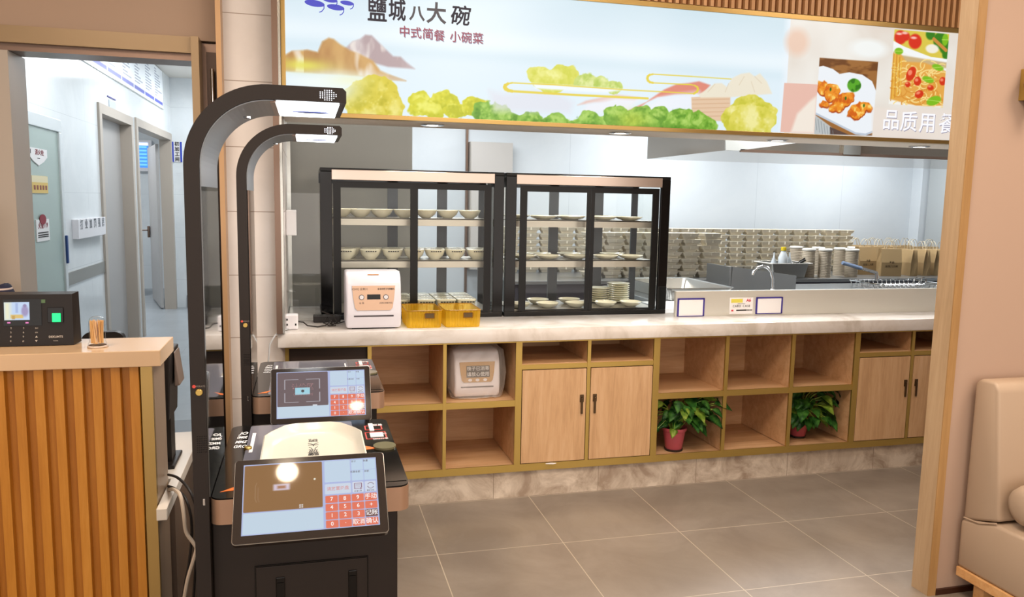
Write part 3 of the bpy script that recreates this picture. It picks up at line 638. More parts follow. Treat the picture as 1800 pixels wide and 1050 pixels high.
for px, py, rx, sg in ((553, 6, 16, 1), (580, 0, 12, 1), (590, 13, 14, 1), (610, 5.5, 11, 1)):
    x, z = q_(px, py); r = rx*.00285
    pts = [(x+r*math.cos(u), z+r*.33*math.sin(u)-.08*r*math.cos(u)) for u in np.linspace(0, 2*PI, 25)[:-1]]
    mb.prism(pts, SY-.0025, SY-.001, 'y')
    arc = [(x+r*.95, SY-.002, z-.02*r), (x+r*.93, SY-.002, z-r*.45), (x+r*.7, SY-.002, z-r*.75), (x+r*.45, SY-.002, z-r*.85)]
    mb.tube(arc, .0022, 6)
mb.done('blue_emblem', M_bl, t)
# slatted fascia above the sign
t = thing('slatted_fascia', 'wooden slatted panel above the signboard', 'panel', (2.0, 3.97, 2.643))
B('backing', M_fasciab, t, -.08, 4.6, 3.965, 3.99, 2.643, 3.19)
mb = MB(); k = 0; x = -.06
while x < 4.58: mb.box(x, x+.019, 3.94, 3.966, 2.643, 3.19); x += .0405
mb.done('slats', M_fascia, t)
# gold wall lamp, mostly outside the frame
t = thing('wall_lamp', 'faceted gold wall lamp on the pink beige wall at the right edge', 'lamp', (at(1797, 145, Y=2.5).x+.11, 2.53, 2.0))
c = at(1795, 143, Y=2.5); x = c.x+.115
mb = MB(); mb.loft([[(x-.065, 2.54, c.z+.0), (x, 2.54, c.z+.09), (x+.065, 2.54, c.z), (x, 2.54, c.z-.13)], [(x-.07, 2.5, c.z), (x, 2.5, c.z+.1), (x+.07, 2.5, c.z), (x, 2.5, c.z-.14)], [(x-.03, 2.46, c.z), (x, 2.46, c.z+.05), (x+.03, 2.46, c.z), (x, 2.46, c.z-.08)]])
mb.done('shade', M_gold, t); B('back_plate', M_brass, t, x-.04, x+.04, 2.54, 2.576, c.z-.06, c.z+.06)
# ---------------------------------------------------------------- serving counter
CF = 3.97; CB = 4.48; T_ = .02
def cab(name, label, x0, x1, xs, kind, dark=None):
    'xs: (left, right) of each upright bar; kind open / door'
    t = thing(name, label, 'cabinet', ((x0+x1)/2, (CF+CB)/2, .15))
    mb = MB(); mb.box(x0, x1, CB-.012, CB, .152, .868); mb.box(x0, x1, CF+.004, CB, .152, .186)
    for a, b in xs: mb.box(a+.002, b-.002, CF+.004, CB, .19, .868)
    zs = .512 if kind == 'open' else .71
    mb.box(x0, x1, CF+.004, CB, zs, zs+.03); mb.box(x0, x1, CF+.01, CB, .858, .868)
    mb.done('carcass', M_cabin, t)
    mb = MB(); mb.box(x0, x1, CF-.002, CF+.006, .15, .19)
    for a, b in xs: mb.box(a, b, CF-.004, CF+.008, .19, .868)
    inner = list(zip([b for a, b in xs[:-1]], [a for a, b in xs[1:]]))
    for a, b in inner: mb.box(a, b, CF-.002, CF+.006, zs, zs+.034 if kind == 'open' else zs+.026)
    mb.box(x0, x1, CF-.002, CF+.006, .857, .868)
    mb.done('brass_trim', M_brass, t)
    if dark: B('niche_dark_sheet', M_dark, t, dark[0], dark[1], CF+.02, CF+.03, .19, .868)  # dark sheet across the open niche, put in for its dark inside
    if kind == 'door':
        for j, (a, b) in enumerate(inner):
            d = B('door', M_cabwood, t, a+.004, b-.004, CF-.006, CF+.012, .194, .705, b=.001)
            hxx = b-.028 if j % 2 == 0 else a+.028
            mb = MB(); mb.box(hxx-.011, hxx+.011, CF-.012, CF-.006, .52, .562, b=.002); mb.box(hxx-.006, hxx+.006, CF-.018, CF-.01, .455, .545, b=.003); mb.lathe([(.005, 0), (.005, .008)], (hxx, CF-.012, .54), 10)
            mb.done('handle', mat('antique_bronze', '5d4a34', .3, .8), d)
    return t
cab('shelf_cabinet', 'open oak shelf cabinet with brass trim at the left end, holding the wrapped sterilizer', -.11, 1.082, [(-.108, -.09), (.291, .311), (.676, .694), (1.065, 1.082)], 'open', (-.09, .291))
cab('door_cabinet', 'oak cabinet with two full doors and two small niches, between the two shelf cabinets', 1.082, 1.874, [(1.082, 1.099), (1.467, 1.486), (1.856, 1.874)], 'door')
cab('shelf_cabinet', 'open oak shelf cabinet of six cubes with two potted plants in it', 1.874, 3.173, [(1.874, 1.893), (2.298, 2.32), (2.726, 2.749), (3.155, 3.173)], 'open')
cab('door_cabinet', 'oak door cabinet at the right end, partly behind the wooden column', 3.173, 3.98, [(3.173, 3.19), (3.557, 3.578), (3.962, 3.98)], 'door')
mb = MB(); mb.box(-.11, 4.6, 3.99, 4.48, 0, .15); struct(mb.done('baseboard_front', M_plinth, None))
one(MB().box(-.142, 4.6, 3.925, 4.35, .87, .942, b=.006).box(-.10, 4.6, 4.35, 4.9, .87, .942).done('worktop', M_marble, None, True), 'long white marble worktop with a thick front edge on the oak cabinets', 'worktop')
o = MB(); o.prism([(1.24, 3.955), (1.28, 3.945), (1.30, 3.952), (1.27, 3.962)], .186, .19, 'z'); one(o.done('paper_scrap', M_paper, None), 'scrap of white paper stuck at the brass trim under the oak doors', 'paper')
# ---------------------------------------------------------------- display cases
M_shelf = mat('shelf_steel', 'b9b3a7', .3, .6); M_cfr = mat('case_frame', '101010', .3, spec=.3)
def make_case(x0, label, gx):
    y0 = 4.33; D = .48; z0 = .942; Wd = 1.003
    t = thing('display_case', label, 'display case', (x0+Wd/2, y0+D/2, z0), 'food display cases on the worktop')
    X = lambda v: x0+v
    B('base', M_cfr, t, x0, X(Wd), y0, y0+D, z0, z0+.026, b=.003); B('top_cover', M_cfr, t, x0, X(Wd), y0, y0+D, z0+.795, z0+.815, b=.003)
    ft = MB(); ft.box(X(.06), X(Wd-.055), y0-.004, y0+.03, z0+.752, z0+.806, b=.002); ft.done('steel_header', mat('header_steel', 'c4b4a8', .28, .9), t)
    B('front_post', M_blk, t, x0, X(.062), y0, y0+.02, z0+.026, z0+.795, b=.002); B('front_post', M_blk, t, X(Wd-.058), X(Wd), y0, y0+.02, z0+.026, z0+.795, b=.002)
    a, b, c, d = gx; zt = z0+.712; zb = z0+.036
    for k, (g0, g1, yy) in enumerate(((a, b, y0+.008), (c, d, y0+.018))):
        f0, f1 = (g0-.04, g1+.022) if k == 0 else (g0-.022, g1+.04)
        mb = MB(); mb.box(X(f0), X(g0), yy, yy+.012, z0+.028, z0+.745); mb.box(X(g1), X(f1), yy, yy+.012, z0+.028, z0+.745); mb.box(X(g0), X(g1), yy, yy+.012, zt, z0+.745); mb.box(X(g0), X(g1), yy, yy+.012, z0+.028, zb)
        dr = mb.done('sliding_door', M_cfr, t); mb = MB(); mb.quad((X(g0), yy+.006, zb), (X(g1), yy+.006, zb), (X(g1), yy+.006, zt), (X(g0), yy+.006, zt)); mb.done('pane', M_glass, dr)
    for s in (.004, Wd-.006):
        mb = MB(); mb.quad((X(s), y0+.02, z0+.026), (X(s), y0+D-.02, z0+.026), (X(s), y0+D-.02, z0+.795), (X(s), y0+.02, z0+.795)); mb.done('side_pane', M_glass, t)
    mb = MB()
    for u, w_ in ((.004, .04), (.40, .06), (.70, .06), (Wd-.045, .04)): mb.box(X(u), X(u+w_), y0+D-.02, y0+D-.004, z0+.026, z0+.795)
    mb.box(x0, X(Wd), y0+D-.02, y0+D-.004, z0+.74, z0+.795); mb.done('rear_frame', mat('case_rear_frame', '50545a', .4, .3), t)
    for zz in (.545, .31):
        mb = MB(); mb.box(X(.055), X(.95), y0+.1, y0+D-.06, z0+zz, z0+zz+.006); mb.box(X(.055), X(.95), y0+.1, y0+.112, z0+zz-.036, z0+zz+.006, b=.001); mb.done('shelf', M_shelf, t)
    B('floor_tray', M_shelf, t, X(.055), X(.95), y0+.05, y0+D-.05, z0+.026, z0+.034)
    return t
make_case(.073, 'black framed glass display case full of cream bowls, behind the white sterilizer', (.107, .479, .522, .895))
make_case(1.087, 'black framed glass display case with shallow plates, next to the stack of takeaway boxes', (.127, .487, .537, .902))
def plate_prof(r, h, base=.6): return [(r*base*.9, 0), (r*base, .003), (r*.8, h*.45), (r, h), (r-.003, h+.002), (r*.77, h*.55), (r*base*.8, .006), (.001, .006)]
def mkplate(name, m, r, h, loc, label, cat, group, seg=28, base=.6, square=False):
    if square:
        mb = MB(); rings = []
        for s_, z in ((.78, 0), (.9, h*.6), (1, h), (.96, h+.002), (.86, h*.7), (.7, .008)):
            rings.append([(loc[0]+x, loc[1]+y, loc[2]+z) for x, y in rrect(-r*s_, r*s_, -r*s_, r*s_, r*.3*s_, 4)])
        mb.loft(rings)
    else: mb = MB(); mb.lathe(plate_prof(r, h, base), loc, seg)
    o = one(mb.done(name, m, None, True, ang=60), label, cat, group); return o
def copies(src, locs, label=None, group=None, scl=None):
    for l in locs:
        c = src.copy(); COL.objects.link(c); c.location = l
        if label: c['label'] = label
        if group: c['group'] = group
    return
M_card = mat('print_on_card', '3a3a34', .6)
CZ = .942
# left case: shallow bowls (top), bowls with printed lids (middle), square tubs (bottom)
za = CZ+.552
xs = [at(px, 375, Y=4.50).x for px in (609, 633, 671, 711, 749, 787, 826)]
G = 'cream bowls on the top shelf of the left display case'; L0 = 'shallow cream bowl on the top shelf of the left display case'
b0 = mkplate('shallow_bowl', M_cream, .064, .045, (xs[0]-.03, 4.505, za), L0, 'bowl', G, base=.45)
copies(b0, [(x, 4.505, za) for x in xs[1:]])
zm = CZ+.317
G = 'lidded cream bowls on the middle shelf of the left display case'; L0 = 'cream bowl with a printed band on the middle shelf of the left display case'
xs = [at(px, 452, Y=4.50).x for px in (611, 651, 690, 728, 764, 800, 838)]
def lidbowl(x, y):
    t = thing('cream_bowl', L0, 'bowl', (x, y, zm), G)
    MB().lathe([(.028, 0), (.03, .004), (.05, .025), (.058, .05), (.06, .056), (.056, .058), (.001, .0585)], (x, y, zm), 24).done('bowl', M_cream, t, True, ang=60)
    mb = MB()
    for k in range(5): mb.box(x-.03+.0125*k, x-.021+.0125*k, y-.0605, y-.0595, zm+.044, zm+.05)
    for k in range(5): mb.box(x-.03+.0125*k, x-.021+.0125*k, y-.045, y-.037, zm+.0586, zm+.059)
    mb.done('lettering', M_card, t); return t
b0 = lidbowl(xs[0]-.01, 4.50)
for r, yy in ((0, 4.50), (1, 4.63)):
    for k, x in enumerate(xs):
        if r == 0 and k == 0: continue
        dup(b0, (x+.02*r, yy, zm))
zb = CZ+.035
G = 'square cream tubs on the floor of the left display case'; L0 = 'square cream tub with a printed lid on the floor of the left display case'
t = thing('square_tub', L0, 'tub', (.6, 4.45, zb), G)
mb = MB(); mb.loft([[(.6+x, 4.45+y, zb+z) for x, y in rrect(-s, s, -s, s, s*.3, 4)] for s, z in ((.045, 0), (.052, .05), (.056, .055), (.056, .06), (.05, .063))]); mb.done('tub', M_cream, t, True, ang=60)
mb = MB(); [mb.box(.565+.016*k, .577+.016*k, 4.41, 4.418, zb+.063, zb+.0636) for k in range(5)]; [mb.box(.565+.016*k, .577+.016*k, 4.392, 4.3935, zb+.042, zb+.05) for k in range(5)]; mb.done('lettering', M_card, t)
for i in range(4):
    for j in range(3):
        loc = (.53+.118*i, 4.44+.115*j, zb)
        if i == 0 and j == 0: t.location = loc
        else: dup(t, loc)
# right case
G = 'shallow plates on the top shelf of the right display case'
xs = [at(px, 381, Y=4.50).x for px in (955, 1005, 1060, 1105)]
b0 = mkplate('shallow_plate', M_cream, .085, .022, (xs[0], 4.50, za), 'shallow cream plate on the top shelf of the right display case', 'plate', G, base=.5)
copies(b0, [(x, 4.50, za) for x in xs[1:]]+[(xs[0]-.14, 4.6, za), (xs[1]+.03, 4.665, za), (xs[2]+.06, 4.665, za)])
G = 'shallow plates on the middle shelf of the right display case'
b0 = mkplate('shallow_plate', M_cream, .078, .024, (at(963, 452, Y=4.5).x, 4.50, zm), 'shallow cream plate on the middle shelf of the right display case', 'plate', G, base=.5)
copies(b0, [(at(px, 452, Y=yy).x, yy, zm) for px, yy in ((921, 4.5), (1013, 4.5), (1064, 4.5), (1108, 4.5), (947, 4.68), (1000, 4.68), (1075, 4.68))])
G = 'shallow plates on the floor of the right display case'
b0 = mkplate('shallow_plate', M_cream, .068, .03, (at(962, 540, Y=4.43).x, 4.43, zb), 'shallow cream plate on the floor of the right display case', 'plate', G, base=.5)
copies(b0, [(at(px, 538, Y=yy).x, yy, zb) for px, yy in ((912, 4.43), (1013, 4.43), (1064, 4.43), (1108, 4.43), (945, 4.6), (1000, 4.6))])
for px, n, G, L0 in ((1086, 9, 'plates in the taller stack on the floor of the right display case', 'cream plate in the tall shiny stack at the back of the right display case floor'), (1052, 7, 'plates in the lower stack on the floor of the right display case', 'cream plate in the lower stack at the back of the right display case floor')):
    x = at(px, 525, Y=4.62).x
    b0 = mkplate('small_plate', M_cream, .072, .014, (x, 4.62, zb), L0, 'plate', G, base=.55)
    copies(b0, [(x, 4.62, zb+.0135*k) for k in range(1, n)])
# ---------------------------------------------------------------- chopstick sterilizers, baskets
M_rose = mat('rose_gold_panel', 'c8a68c', .28, .5)
M_wh2 = mat('white_body', 'e4e2ea', .22)
def sterilizer(x0, x1, yf, z0, z1, dep, label, wrapped):
    w = x1-x0; h = z1-z0; cx = (x0+x1)/2
    t = thing('chopstick_sterilizer', label, 'sterilizer', (cx, yf+dep/2, z0))
    zz0 = z0+.008
    prof = [(yf+.012, zz0), (yf, zz0+.018), (yf, z0+h*.30), (yf+.012, z0+h*.78), (yf+.03, z0+h*.93), (yf+.06, z1-.003), (yf+.09, z1), (yf+dep-.04, z1), (yf+dep, z1-.05), (yf+dep, zz0)]
    mb = MB(); mb.prism(prof, x0, x1, 'x')
    ed = [e for e in mb.bm.edges if abs(e.verts[0].co.x-e.verts[1].co.x) < 1e-6]
    bmesh.ops.bevel(mb.bm, geom=ed, offset=.014, segments=3, affect='EDGES', profile=.6)
    mb.done('body', M_wh2, t, True, ang=50)
    MB().box(x0+.03, x1-.03, yf+.03, yf+dep-.02, z0, z0+.012).done('foot', M_blkm, t)
    def fy(z): a = (z-(z0+h*.30))/(h*.48); return yf+.012*max(0, min(1, a))
    za_, zb_ = z0+h*.34, z0+h*.77
    Mx = planeM((cx, fy((za_+zb_)/2)-.0015, (za_+zb_)/2), (1, 0, 0), (0, .012, h*.48))
    hh = (zb_-za_)/2; mb = MB(); mb.T = Mx
    pl = [(-w*.39, hh), (w*.39, hh), (w*.37, 0), (w*.34, -hh*.8), (w*.30, -hh), (-w*.30, -hh), (-w*.34, -hh*.8), (-w*.37, 0)]
    mb.prism(pl, 0, .003, 'z'); mb.done('control_panel', M_rose if not wrapped else mat('gold_label_panel', 'b88f52', .4, .2), t)
    if not wrapped:
        mb = MB(); mb.T = Mx; mb.box(-w*.12, w*.12, -.012+.005, .013+.005, .002, .0045); mb.done('display', M_blk, t)
        for s in (-1, 1):
            mb = MB(); mb.T = Mx; mb.lathe([(.001, .008), (.010, .008), (.011, .003)], (s*w*.22, .004, 0), 20, cap=False); mb.done('button', M_white, t, True)
            mb = MB(); mb.T = Mx; mb.lathe([(.0135, .003), (.0135, .006), (.011, .006), (.011, .003)], (s*w*.22, .004, 0), 20, cap=False); mb.done('button_ring', mat('ring_grey', '5a5558', .3, .5), t, True)
        text([('IQVIQ 全美川', -w*.25, hh*.72, .013), ('全自动筷子消毒机', w*.22, hh*.72, .0105, {'bold': .02}), ('出 筷', -w*.22, -hh*.42, .011), ('(加热/消毒状态)', w*.22, -hh*.42, .0095)], 'lettering', M_txtb, t, Mx @ Matrix.Translation((0, 0, .0035)))
        mb = MB(); mb.box(cx-.028, cx+.028, yf+.034, yf+.042, z0+h*.945, z0+h*.965, b=.002); mb.done('lid_tab', mat('copper_tab', 'b5835a', .3, .6), t)
    else:
        mb = MB(); mb.T = Mx; mb.box(-w*.24, w*.27, -.028, .034, .003, .0045); mb.done('black_label', M_blkm, t)
        text([('筷子已消毒', w*.015, .018, .0245), ('请放心使用', w*.015, -.012, .0245)], 'lettering', M_txtw, t, Mx @ Matrix.Translation((0, 0, .005)))
        mb = MB(); mb.T = Mx
        for s in (-.16, .0, .17): mb.lathe([(.001, .004), (.009, .004), (.009, .003)], (s*w, -hh*.78, 0), 14, cap=False, sx=1.2, sy=.8)
        mb.done('button', M_white, t)
    B('slot', mat('slot_dark', '4a4448', .4), t, cx-w*.36, cx+w*.36, yf-.001, yf+.003, z0+h*.225, z0+h*.252)
    return t
sterilizer(.187, .462, 3.985, .942, 1.23, .24, 'white chopstick sterilizer with a rose gold panel, on the worktop beside the amber baskets', False)
sterilizer(.752, 1.0, 4.05, .547, .80, .24, 'white chopstick sterilizer with a black label, wrapped in plastic inside the oak shelf', True)
mb = MB(); r = np.random.RandomState(5); rings = []
for z, gx, gy in ((.549, .012, .012), (.60, .03, .015), (.68, .035, .012), (.76, .03, .014), (.80, .02, .012), (.825, -.01, -.01), (.845, -.05, -.05), (.85, -.09, -.08)):
    ring = []
    for i in range(40):
        a = 2*PI*i/40; x = max(-1, min(1, 1.25*math.cos(a))); y = max(-1, min(1, 1.25*math.sin(a)))
        ring.append((.876+x*(.126+gx)+r.uniform(-.005, .005), 4.17+y*(.122+gy)+r.uniform(-.004, .004), z+r.uniform(-.004, .004)))
    rings.append(ring)
mb.loft(rings); one(mb.done('plastic_bag', M_film, None), 'crinkled clear plastic bag around the sterilizer on the oak shelf', 'bag')
def basket(x0, x1, label):
    y0, y1 = 3.985, 4.25; z0 = .943; h = .09; t = thing('storage_basket', label, 'basket', ((x0+x1)/2, (y0+y1)/2, z0))
    mb = MB(); pts = []; base = rrect(x0, x1, y0, y1, .022, 5)
    # fluted wall
    def flute(k, z, flare):
        out = []; cx, cy = (x0+x1)/2, (y0+y1)/2; n = 160
        per = []
        for i in range(len(base)):
            a = Vector(base[i]); b = Vector(base[(i+1) % len(base)]); m = max(1, int((b-a).length/.0035))
            for j in range(m): per.append(a.lerp(b, j/m))
        for i, p in enumerate(per):
            w_ = 1+flare+.008*(1 if (i//2) % 2 else -1)*k
            out.append((cx+(p.x-cx)*w_, cy+(p.y-cy)*w_, z))
        return out
    mb.loft([flute(0, z0, -.04), flute(1, z0+.006, -.03), flute(1, z0+.03, -.01), flute(1, z0+h-.004, .01), flute(0, z0+h, .03)], cap=False)
    bt = [mb.bm.verts.new(p) for p in flute(0, z0+.002, -.045)]; mb.bm.faces.new(bt); mb.done('body', M_amber, t)
    mb = MB(); mb.tube([(x, y, z0+h) for x, y in rrect(x0-.002, x1+.002, y0-.003, y1+.003, .024, 5)], .0025, 6, close=True); mb.done('rim', mat('amber_edge', 'a8791c', .15), t, True)
    cx = (x0+x1)/2
    for yy in (y0-.006, y1+.004):
        mb = MB(); mb.tube([(x, yy, z) for x, z in rrect(cx-.0, cx+.05, z0+.05, z0+.078, .005, 3)], .002, 6, close=True); mb.done('handle_hole', mat('amber_dark', '8a5a1a', .2), t, True)
    MB().box(cx+.003, cx+.047, y0-.004, y0-.002, z0+.053, z0+.075).done('handle_recess', mat('amber_shadow', '5a4522', .3), t)
    return t
basket(.492, .672, 'amber fluted plastic basket nearer the sterilizer')
basket(.690, .876, 'amber fluted plastic basket farther from the sterilizer, to the right of its twin')
# ---------------------------------------------------------------- left end of the worktop
t = thing('sneeze_guard', 'clear acrylic screen standing on the worktop at its left end', 'screen', (0, 4.33, .942))
B('sheet', M_clear, t, -.095, .07, 4.318, 4.322, .944, 1.62)
mb = MB(); mb.box(-.10, -.085, 4.30, 4.34, .942, 1.1, b=.002); mb.box(-.11, -.06, 4.28, 4.36, 1.1, 1.106, b=.002); mb.box(.04, .066, 4.31, 4.33, .944, 1.12, b=.002); mb.done('bracket', M_clear, t)
t = thing('power_adaptor', 'white plug adaptor standing on the worktop beside the brown metal post', 'adaptor', (-.07, 4.05, .942))
B('body', M_white, t, -.105, -.045, 4.02, 4.07, .944, 1.02, b=.006); mb = MB(); mb.box(-.101, -.094, 4.018, 4.021, .99, 1.0); mb.box(-.101, -.094, 4.018, 4.021, .965, .975); mb.box(-.06, -.053, 4.018, 4.021, .965, .975); mb.done('socket_hole', M_blkm, t)
t = thing('switch_box', 'white wall socket box on the cream trim above the worktop end', 'switch', (-.09, 4.3, 1.40))
B('box', M_white, t, -.104, -.05, 4.36, 4.44, 1.395, 1.53, b=.004)
mb = MB(); mb.tube([(-.045, 4.05, .98), (-.02, 4.06, .975), (0, 4.07, .955), (.05, 4.08, .947), (.09, 4.1, .95), (.12, 4.12, .97), (.10, 4.15, .985), (.08, 4.12, .96), (.11, 4.08, .95), (.15, 4.13, .96), (.13, 4.16, .99), (.10, 4.18, 1.0), (.07, 4.2, 1.01)], .0035, 8)
mb.tube([(.10, 4.1, .948), (.14, 4.09, .95), (.13, 4.12, .965), (.11, 4.11, .955), (.15, 4.15, .95), (.18, 4.2, .95), (.22, 4.25, .948)], .003, 8)
one(mb.done('power_cable', M_blkm, None, True), 'tangled black power cable on the worktop left of the white sterilizer', 'cable')
t = thing('power_strip', 'black power strip behind the cable at the foot of the left display case', 'power strip', (.1, 4.27, .942)); B('body', M_blkm, t, .03, .17, 4.24, 4.30, .943, .98, b=.004); mb = MB(); [mb.box(.05+.03*k, .065+.03*k, 4.255, 4.28, .98, .982) for k in range(4)]; mb.done('socket', mat('socket_grey', '444444', .4), t)
mb = MB(); mb.tube([(-.09, 4.03, .948), (-.12, 3.96, .95), (-.15, 3.9, .94), (-.175, 3.88, .90), (-.185, 3.88, .8), (-.18, 3.9, .6), (-.19, 3.92, .3), (-.2, 3.93, .02)], .004, 8)
one(mb.done('grey_cable', mat('cable_grey', 'b5b8bb', .4), None, True), 'pale grey cable hanging over the left end of the worktop beside the tiled pillar', 'cable')
# ---------------------------------------------------------------- steel guard with card frames
FY = 4.2
t = thing('steel_guard', 'long low stainless steel guard along the back of the worktop', 'guard', (3.3, FY, .942))
mb = MB(); mb.box(2.092, 4.6, FY, FY+.025, .942, 1.092, b=.001); mb.done('panel', mat('brushed_guard_steel', 'd8d6cc', .28, .4), t)
for (x0, x1, z0, z1), lb in (((2.105, 2.272, .944, 1.046), 'blank white card holder with a navy edge, nearest the right display case'), ((2.622, 2.796, .95, 1.047), 'blank white card holder with a navy edge, to the right of the printed card')):
    t = thing('card_holder', lb, 'card holder', ((x0+x1)/2, FY-.004, z0)); B('card', M_paper, t, x0, x1, FY-.0035, FY-.0005, z0, z1)
    mb = MB(); mb.box(x0-.004, x0+.006, FY-.005, FY-.0005, z0, z1+.004); mb.box(x1-.006, x1+.004, FY-.005, FY-.0005, z0, z1+.004); mb.box(x0, x1, FY-.005, FY-.0005, z1-.004, z1+.005); mb.box(x0, x1, FY-.005, FY-.0005, z0-.001, z0+.003); mb.done('edge', M_navy, t)
x0, x1, z0, z1 = 2.442, 2.597, .952, 1.05; cx = (x0+x1)/2
t = thing('price_card', 'printed card reading CARD CASE with a yellow corner and red A6, on the steel guard', 'card', (cx, FY-.004, z0)); B('card', M_paper, t, x0, x1, FY-.0035, FY-.0005, z0, z1)
B('yellow_block', mat('card_yellow', 'd8cc52', .5), t, x0+.008, x0+.085, FY-.0042, FY-.0035, z1-.03, z1-.007)
mb = MB(); mb.box(x0+.045, x0+.115, FY-.0042, FY-.0035, z0+.018, z0+.026); [mb.box(x0+.118+.009*k, x0+.124+.009*k, FY-.0042, FY-.0035, z0+.018, z0+.026) for k in range(4)]; mb.done('black_bar', M_txtb, t)
MB().box(x0+.012, x0+.026, FY-.0042, FY-.0035, z0+.016, z0+.026).done('red_mark', mat('mark_red', 'cc3a48', .5), t)
PM = planeM((cx, FY-.0045, (z0+z1)/2))
text([('CARD CASE', 0, -.002, .0185, {'sp': 1.25, 'bold': .01}), ('CARD HOLDER A6', 0, .012, .006)], 'lettering', M_txtb, t, PM, .0002); text([('A6', .047, .032, .026, {'bold': .03})], 'red_lettering', mat('mark_red'), t, PM, .0002)
# ---------------------------------------------------------------- potted plants
M_pot = mat('red_pot', 'b2505a', .3); M_leaf = mat('leaf_green', '3f7a2a', .35); M_leaf2 = mat('leaf_young', '8fae3a', .35)
for m_, a, b, c in ((M_leaf, '1f4a1c', '37702a', '5a963c'), (M_leaf2, '5f8a2a', '86a83a', 'a8bf50')):
    v = coords(m_, (1, 1, 1)); lk(m_, ramp(m_, noise(m_, v, 26, 2), [(.35, a), (.5, b), (.66, c)]), m_.node_tree.nodes['Principled BSDF'].inputs['Base Color'])
def plant(x, y, z, hp, rp, seed, label, lean, scale=1, xr=(0, 9)):
    r = np.random.RandomState(seed); t = thing('potted_plant', label, 'plant', (x, y, z))
    pt = MB().lathe([(rp*.68, 0), (rp*.72, .004), (rp*.98, hp*.86), (rp*1.08, hp*.88), (rp*1.12, hp), (rp*1.02, hp), (rp*.95, hp*.86)], (x, y, z), 28, cap=False).done('pot', M_pot, t, True, ang=50)
    MB().lathe([(.001, hp*.82), (rp*.96, hp*.82), (rp*.96, hp*.8), (.001, hp*.8)], (x, y, z), 20).done('soil', mat('soil', '2a2018', .9), t)
    MB().lathe([(rp*.7, -.0), (rp*.78, .0), (rp*.8, .012), (rp*.7, .012)], (x, y, z+.0), 24).done('saucer_ring', M_dark, t)
    leaves = [MB(), MB()]; st = MB()
    for k in range(84):
        a = r.uniform(0, 2*PI); rad = r.uniform(.02, .165)*scale; up = r.uniform(.0, .17)*scale
        tip = Vector((x+lean+math.cos(a)*rad*1.15, y+math.sin(a)*rad*.75, z+hp+up))
        tip.x = max(xr[0]+.03, min(xr[1]-.01, tip.x)); tip.z = min(tip.z, z+.312); tip.y = max(tip.y, CF+.0)
        b = Vector((x+r.uniform(-.02, .02), y+r.uniform(-.02, .02), z+hp*.82)); mid = b.lerp(tip, .5)+Vector((0, 0, .05*scale))
        st.tube([b, b.lerp(mid, .6)+Vector((0, 0, .01)), mid, tip], .0016, 5)
        d = Vector((math.cos(a), math.sin(a)*.8-.25, r.uniform(-.9, -.1))).normalized(); L = r.uniform(.06, .095)*scale; wv = L*.36
        side = d.cross(Vector((0, -.5, 1))).normalized(); nn = side.cross(d).normalized()
        lb = leaves[1 if (r.rand() < .16) else 0]; prof = [(0, .12), (.12, .75), (.3, 1), (.55, .82), (.8, .4), (1, .02)]; rows = []
        for u, w_ in prof:
            c = tip+d*L*u-nn*L*.22*u*u; rows.append([c-side*wv*w_+nn*wv*w_*.35, c, c+side*wv*w_+nn*wv*w_*.35])
        for row in rows:
            for p in row:
                if p.y > CF-.012: p.x = max(xr[0]+.004, min(xr[1]-.004, p.x)); p.z = min(max(p.z, z+.004), z+.319)
                p.y = min(p.y, CB-.02)
        V = [[lb.bm.verts.new(p) for p in row] for row in rows]
        for p0, p1 in zip(V, V[1:]):
            for j in (0, 1): lb.bm.faces.new((p0[j], p0[j+1], p1[j+1], p1[j]))
    st.done('stems', M_leaf2, t)
    for n_, m_, lb in (('foliage', M_leaf, leaves[0]), ('young_foliage', M_leaf2, leaves[1])):
        bmesh.ops.solidify(lb.bm, geom=lb.bm.faces[:], thickness=.0006); lb.done(n_, m_, t, True, ang=70)
    return t
p = at(1184, 788, Y=4.03)
plant(at(1184, 780, Y=4.05).x, 4.05, .187, .138, .066, 11, 'leafy green plant in a red pot, left one of the two under the worktop', .055, 1.1, (1.893, 2.42))
plant(at(1402, 765, Y=4.14).x, 4.14, .187, .125, .06, 23, 'leafy green plant in a red pot, right one of the two under the worktop', .06, 1.15, (2.749, 3.16))
# ---------------------------------------------------------------- checkout kiosks
M_mirror = mat('mirror_black', '16181a', .05, .0, spec=1.0, coat=1)
M_glossgrey = mat('gloss_grey_plate', '6d6c76', .12)
M_red = mat('red_outline', 'd2483e', .4); M_or = mat('orange_arrow', 'e8762a', .4)
KX0, KX1, KY0, KY1, KZ = -.236, .250, 1.955, 2.59, .87
t = K1 = thing('checkout_kiosk', 'black self-checkout kiosk nearest the camera, holding a cream tray under its curved lamp arm', 'kiosk', (0, 2.25, 0))
mb = MB(); mb.box(-.236, at(699, 950, Y=1.99).x, 1.99, 2.52, .0, .802, b=.004); mb.done('pedestal', M_kiosk, t)
dx0, dx1 = at(450, 1000, Y=1.99).x, at(645, 978, Y=1.99).x; dz = at(548, 988, Y=1.99).z
d_ = B('service_door', M_kiosk, t, dx0, dx1, 1.984, 1.99, .12, dz, b=.001)
mb = MB(); 
for a in ((dx0-.003, dx0, .12, dz), (dx1, dx1+.003, .12, dz), (dx0-.003, dx1+.003, dz, dz+.003)): mb.box(a[0], a[1], 1.9865, 1.99, a[2], a[3])
mb.done('door_gap', M_blk, t)
for px in (493, 620):
    hx_ = at(px, 1020, Y=1.985).x; mb = MB(); mb.box(hx_-.011, hx_+.011, 1.981, 1.984, dz-.13, dz-.03, b=.002); mb.box(hx_-.008, hx_+.008, 1.979, 1.982, dz-.05, dz-.044); mb.done('recessed_pull', M_blk, d_)
mb = MB(); mb.prism(rrect(KX0, KX1, KY0, KY1, .03, 6), .803, .866, 'z'); mb.done('bronze_rim', M_bronze, t, True)
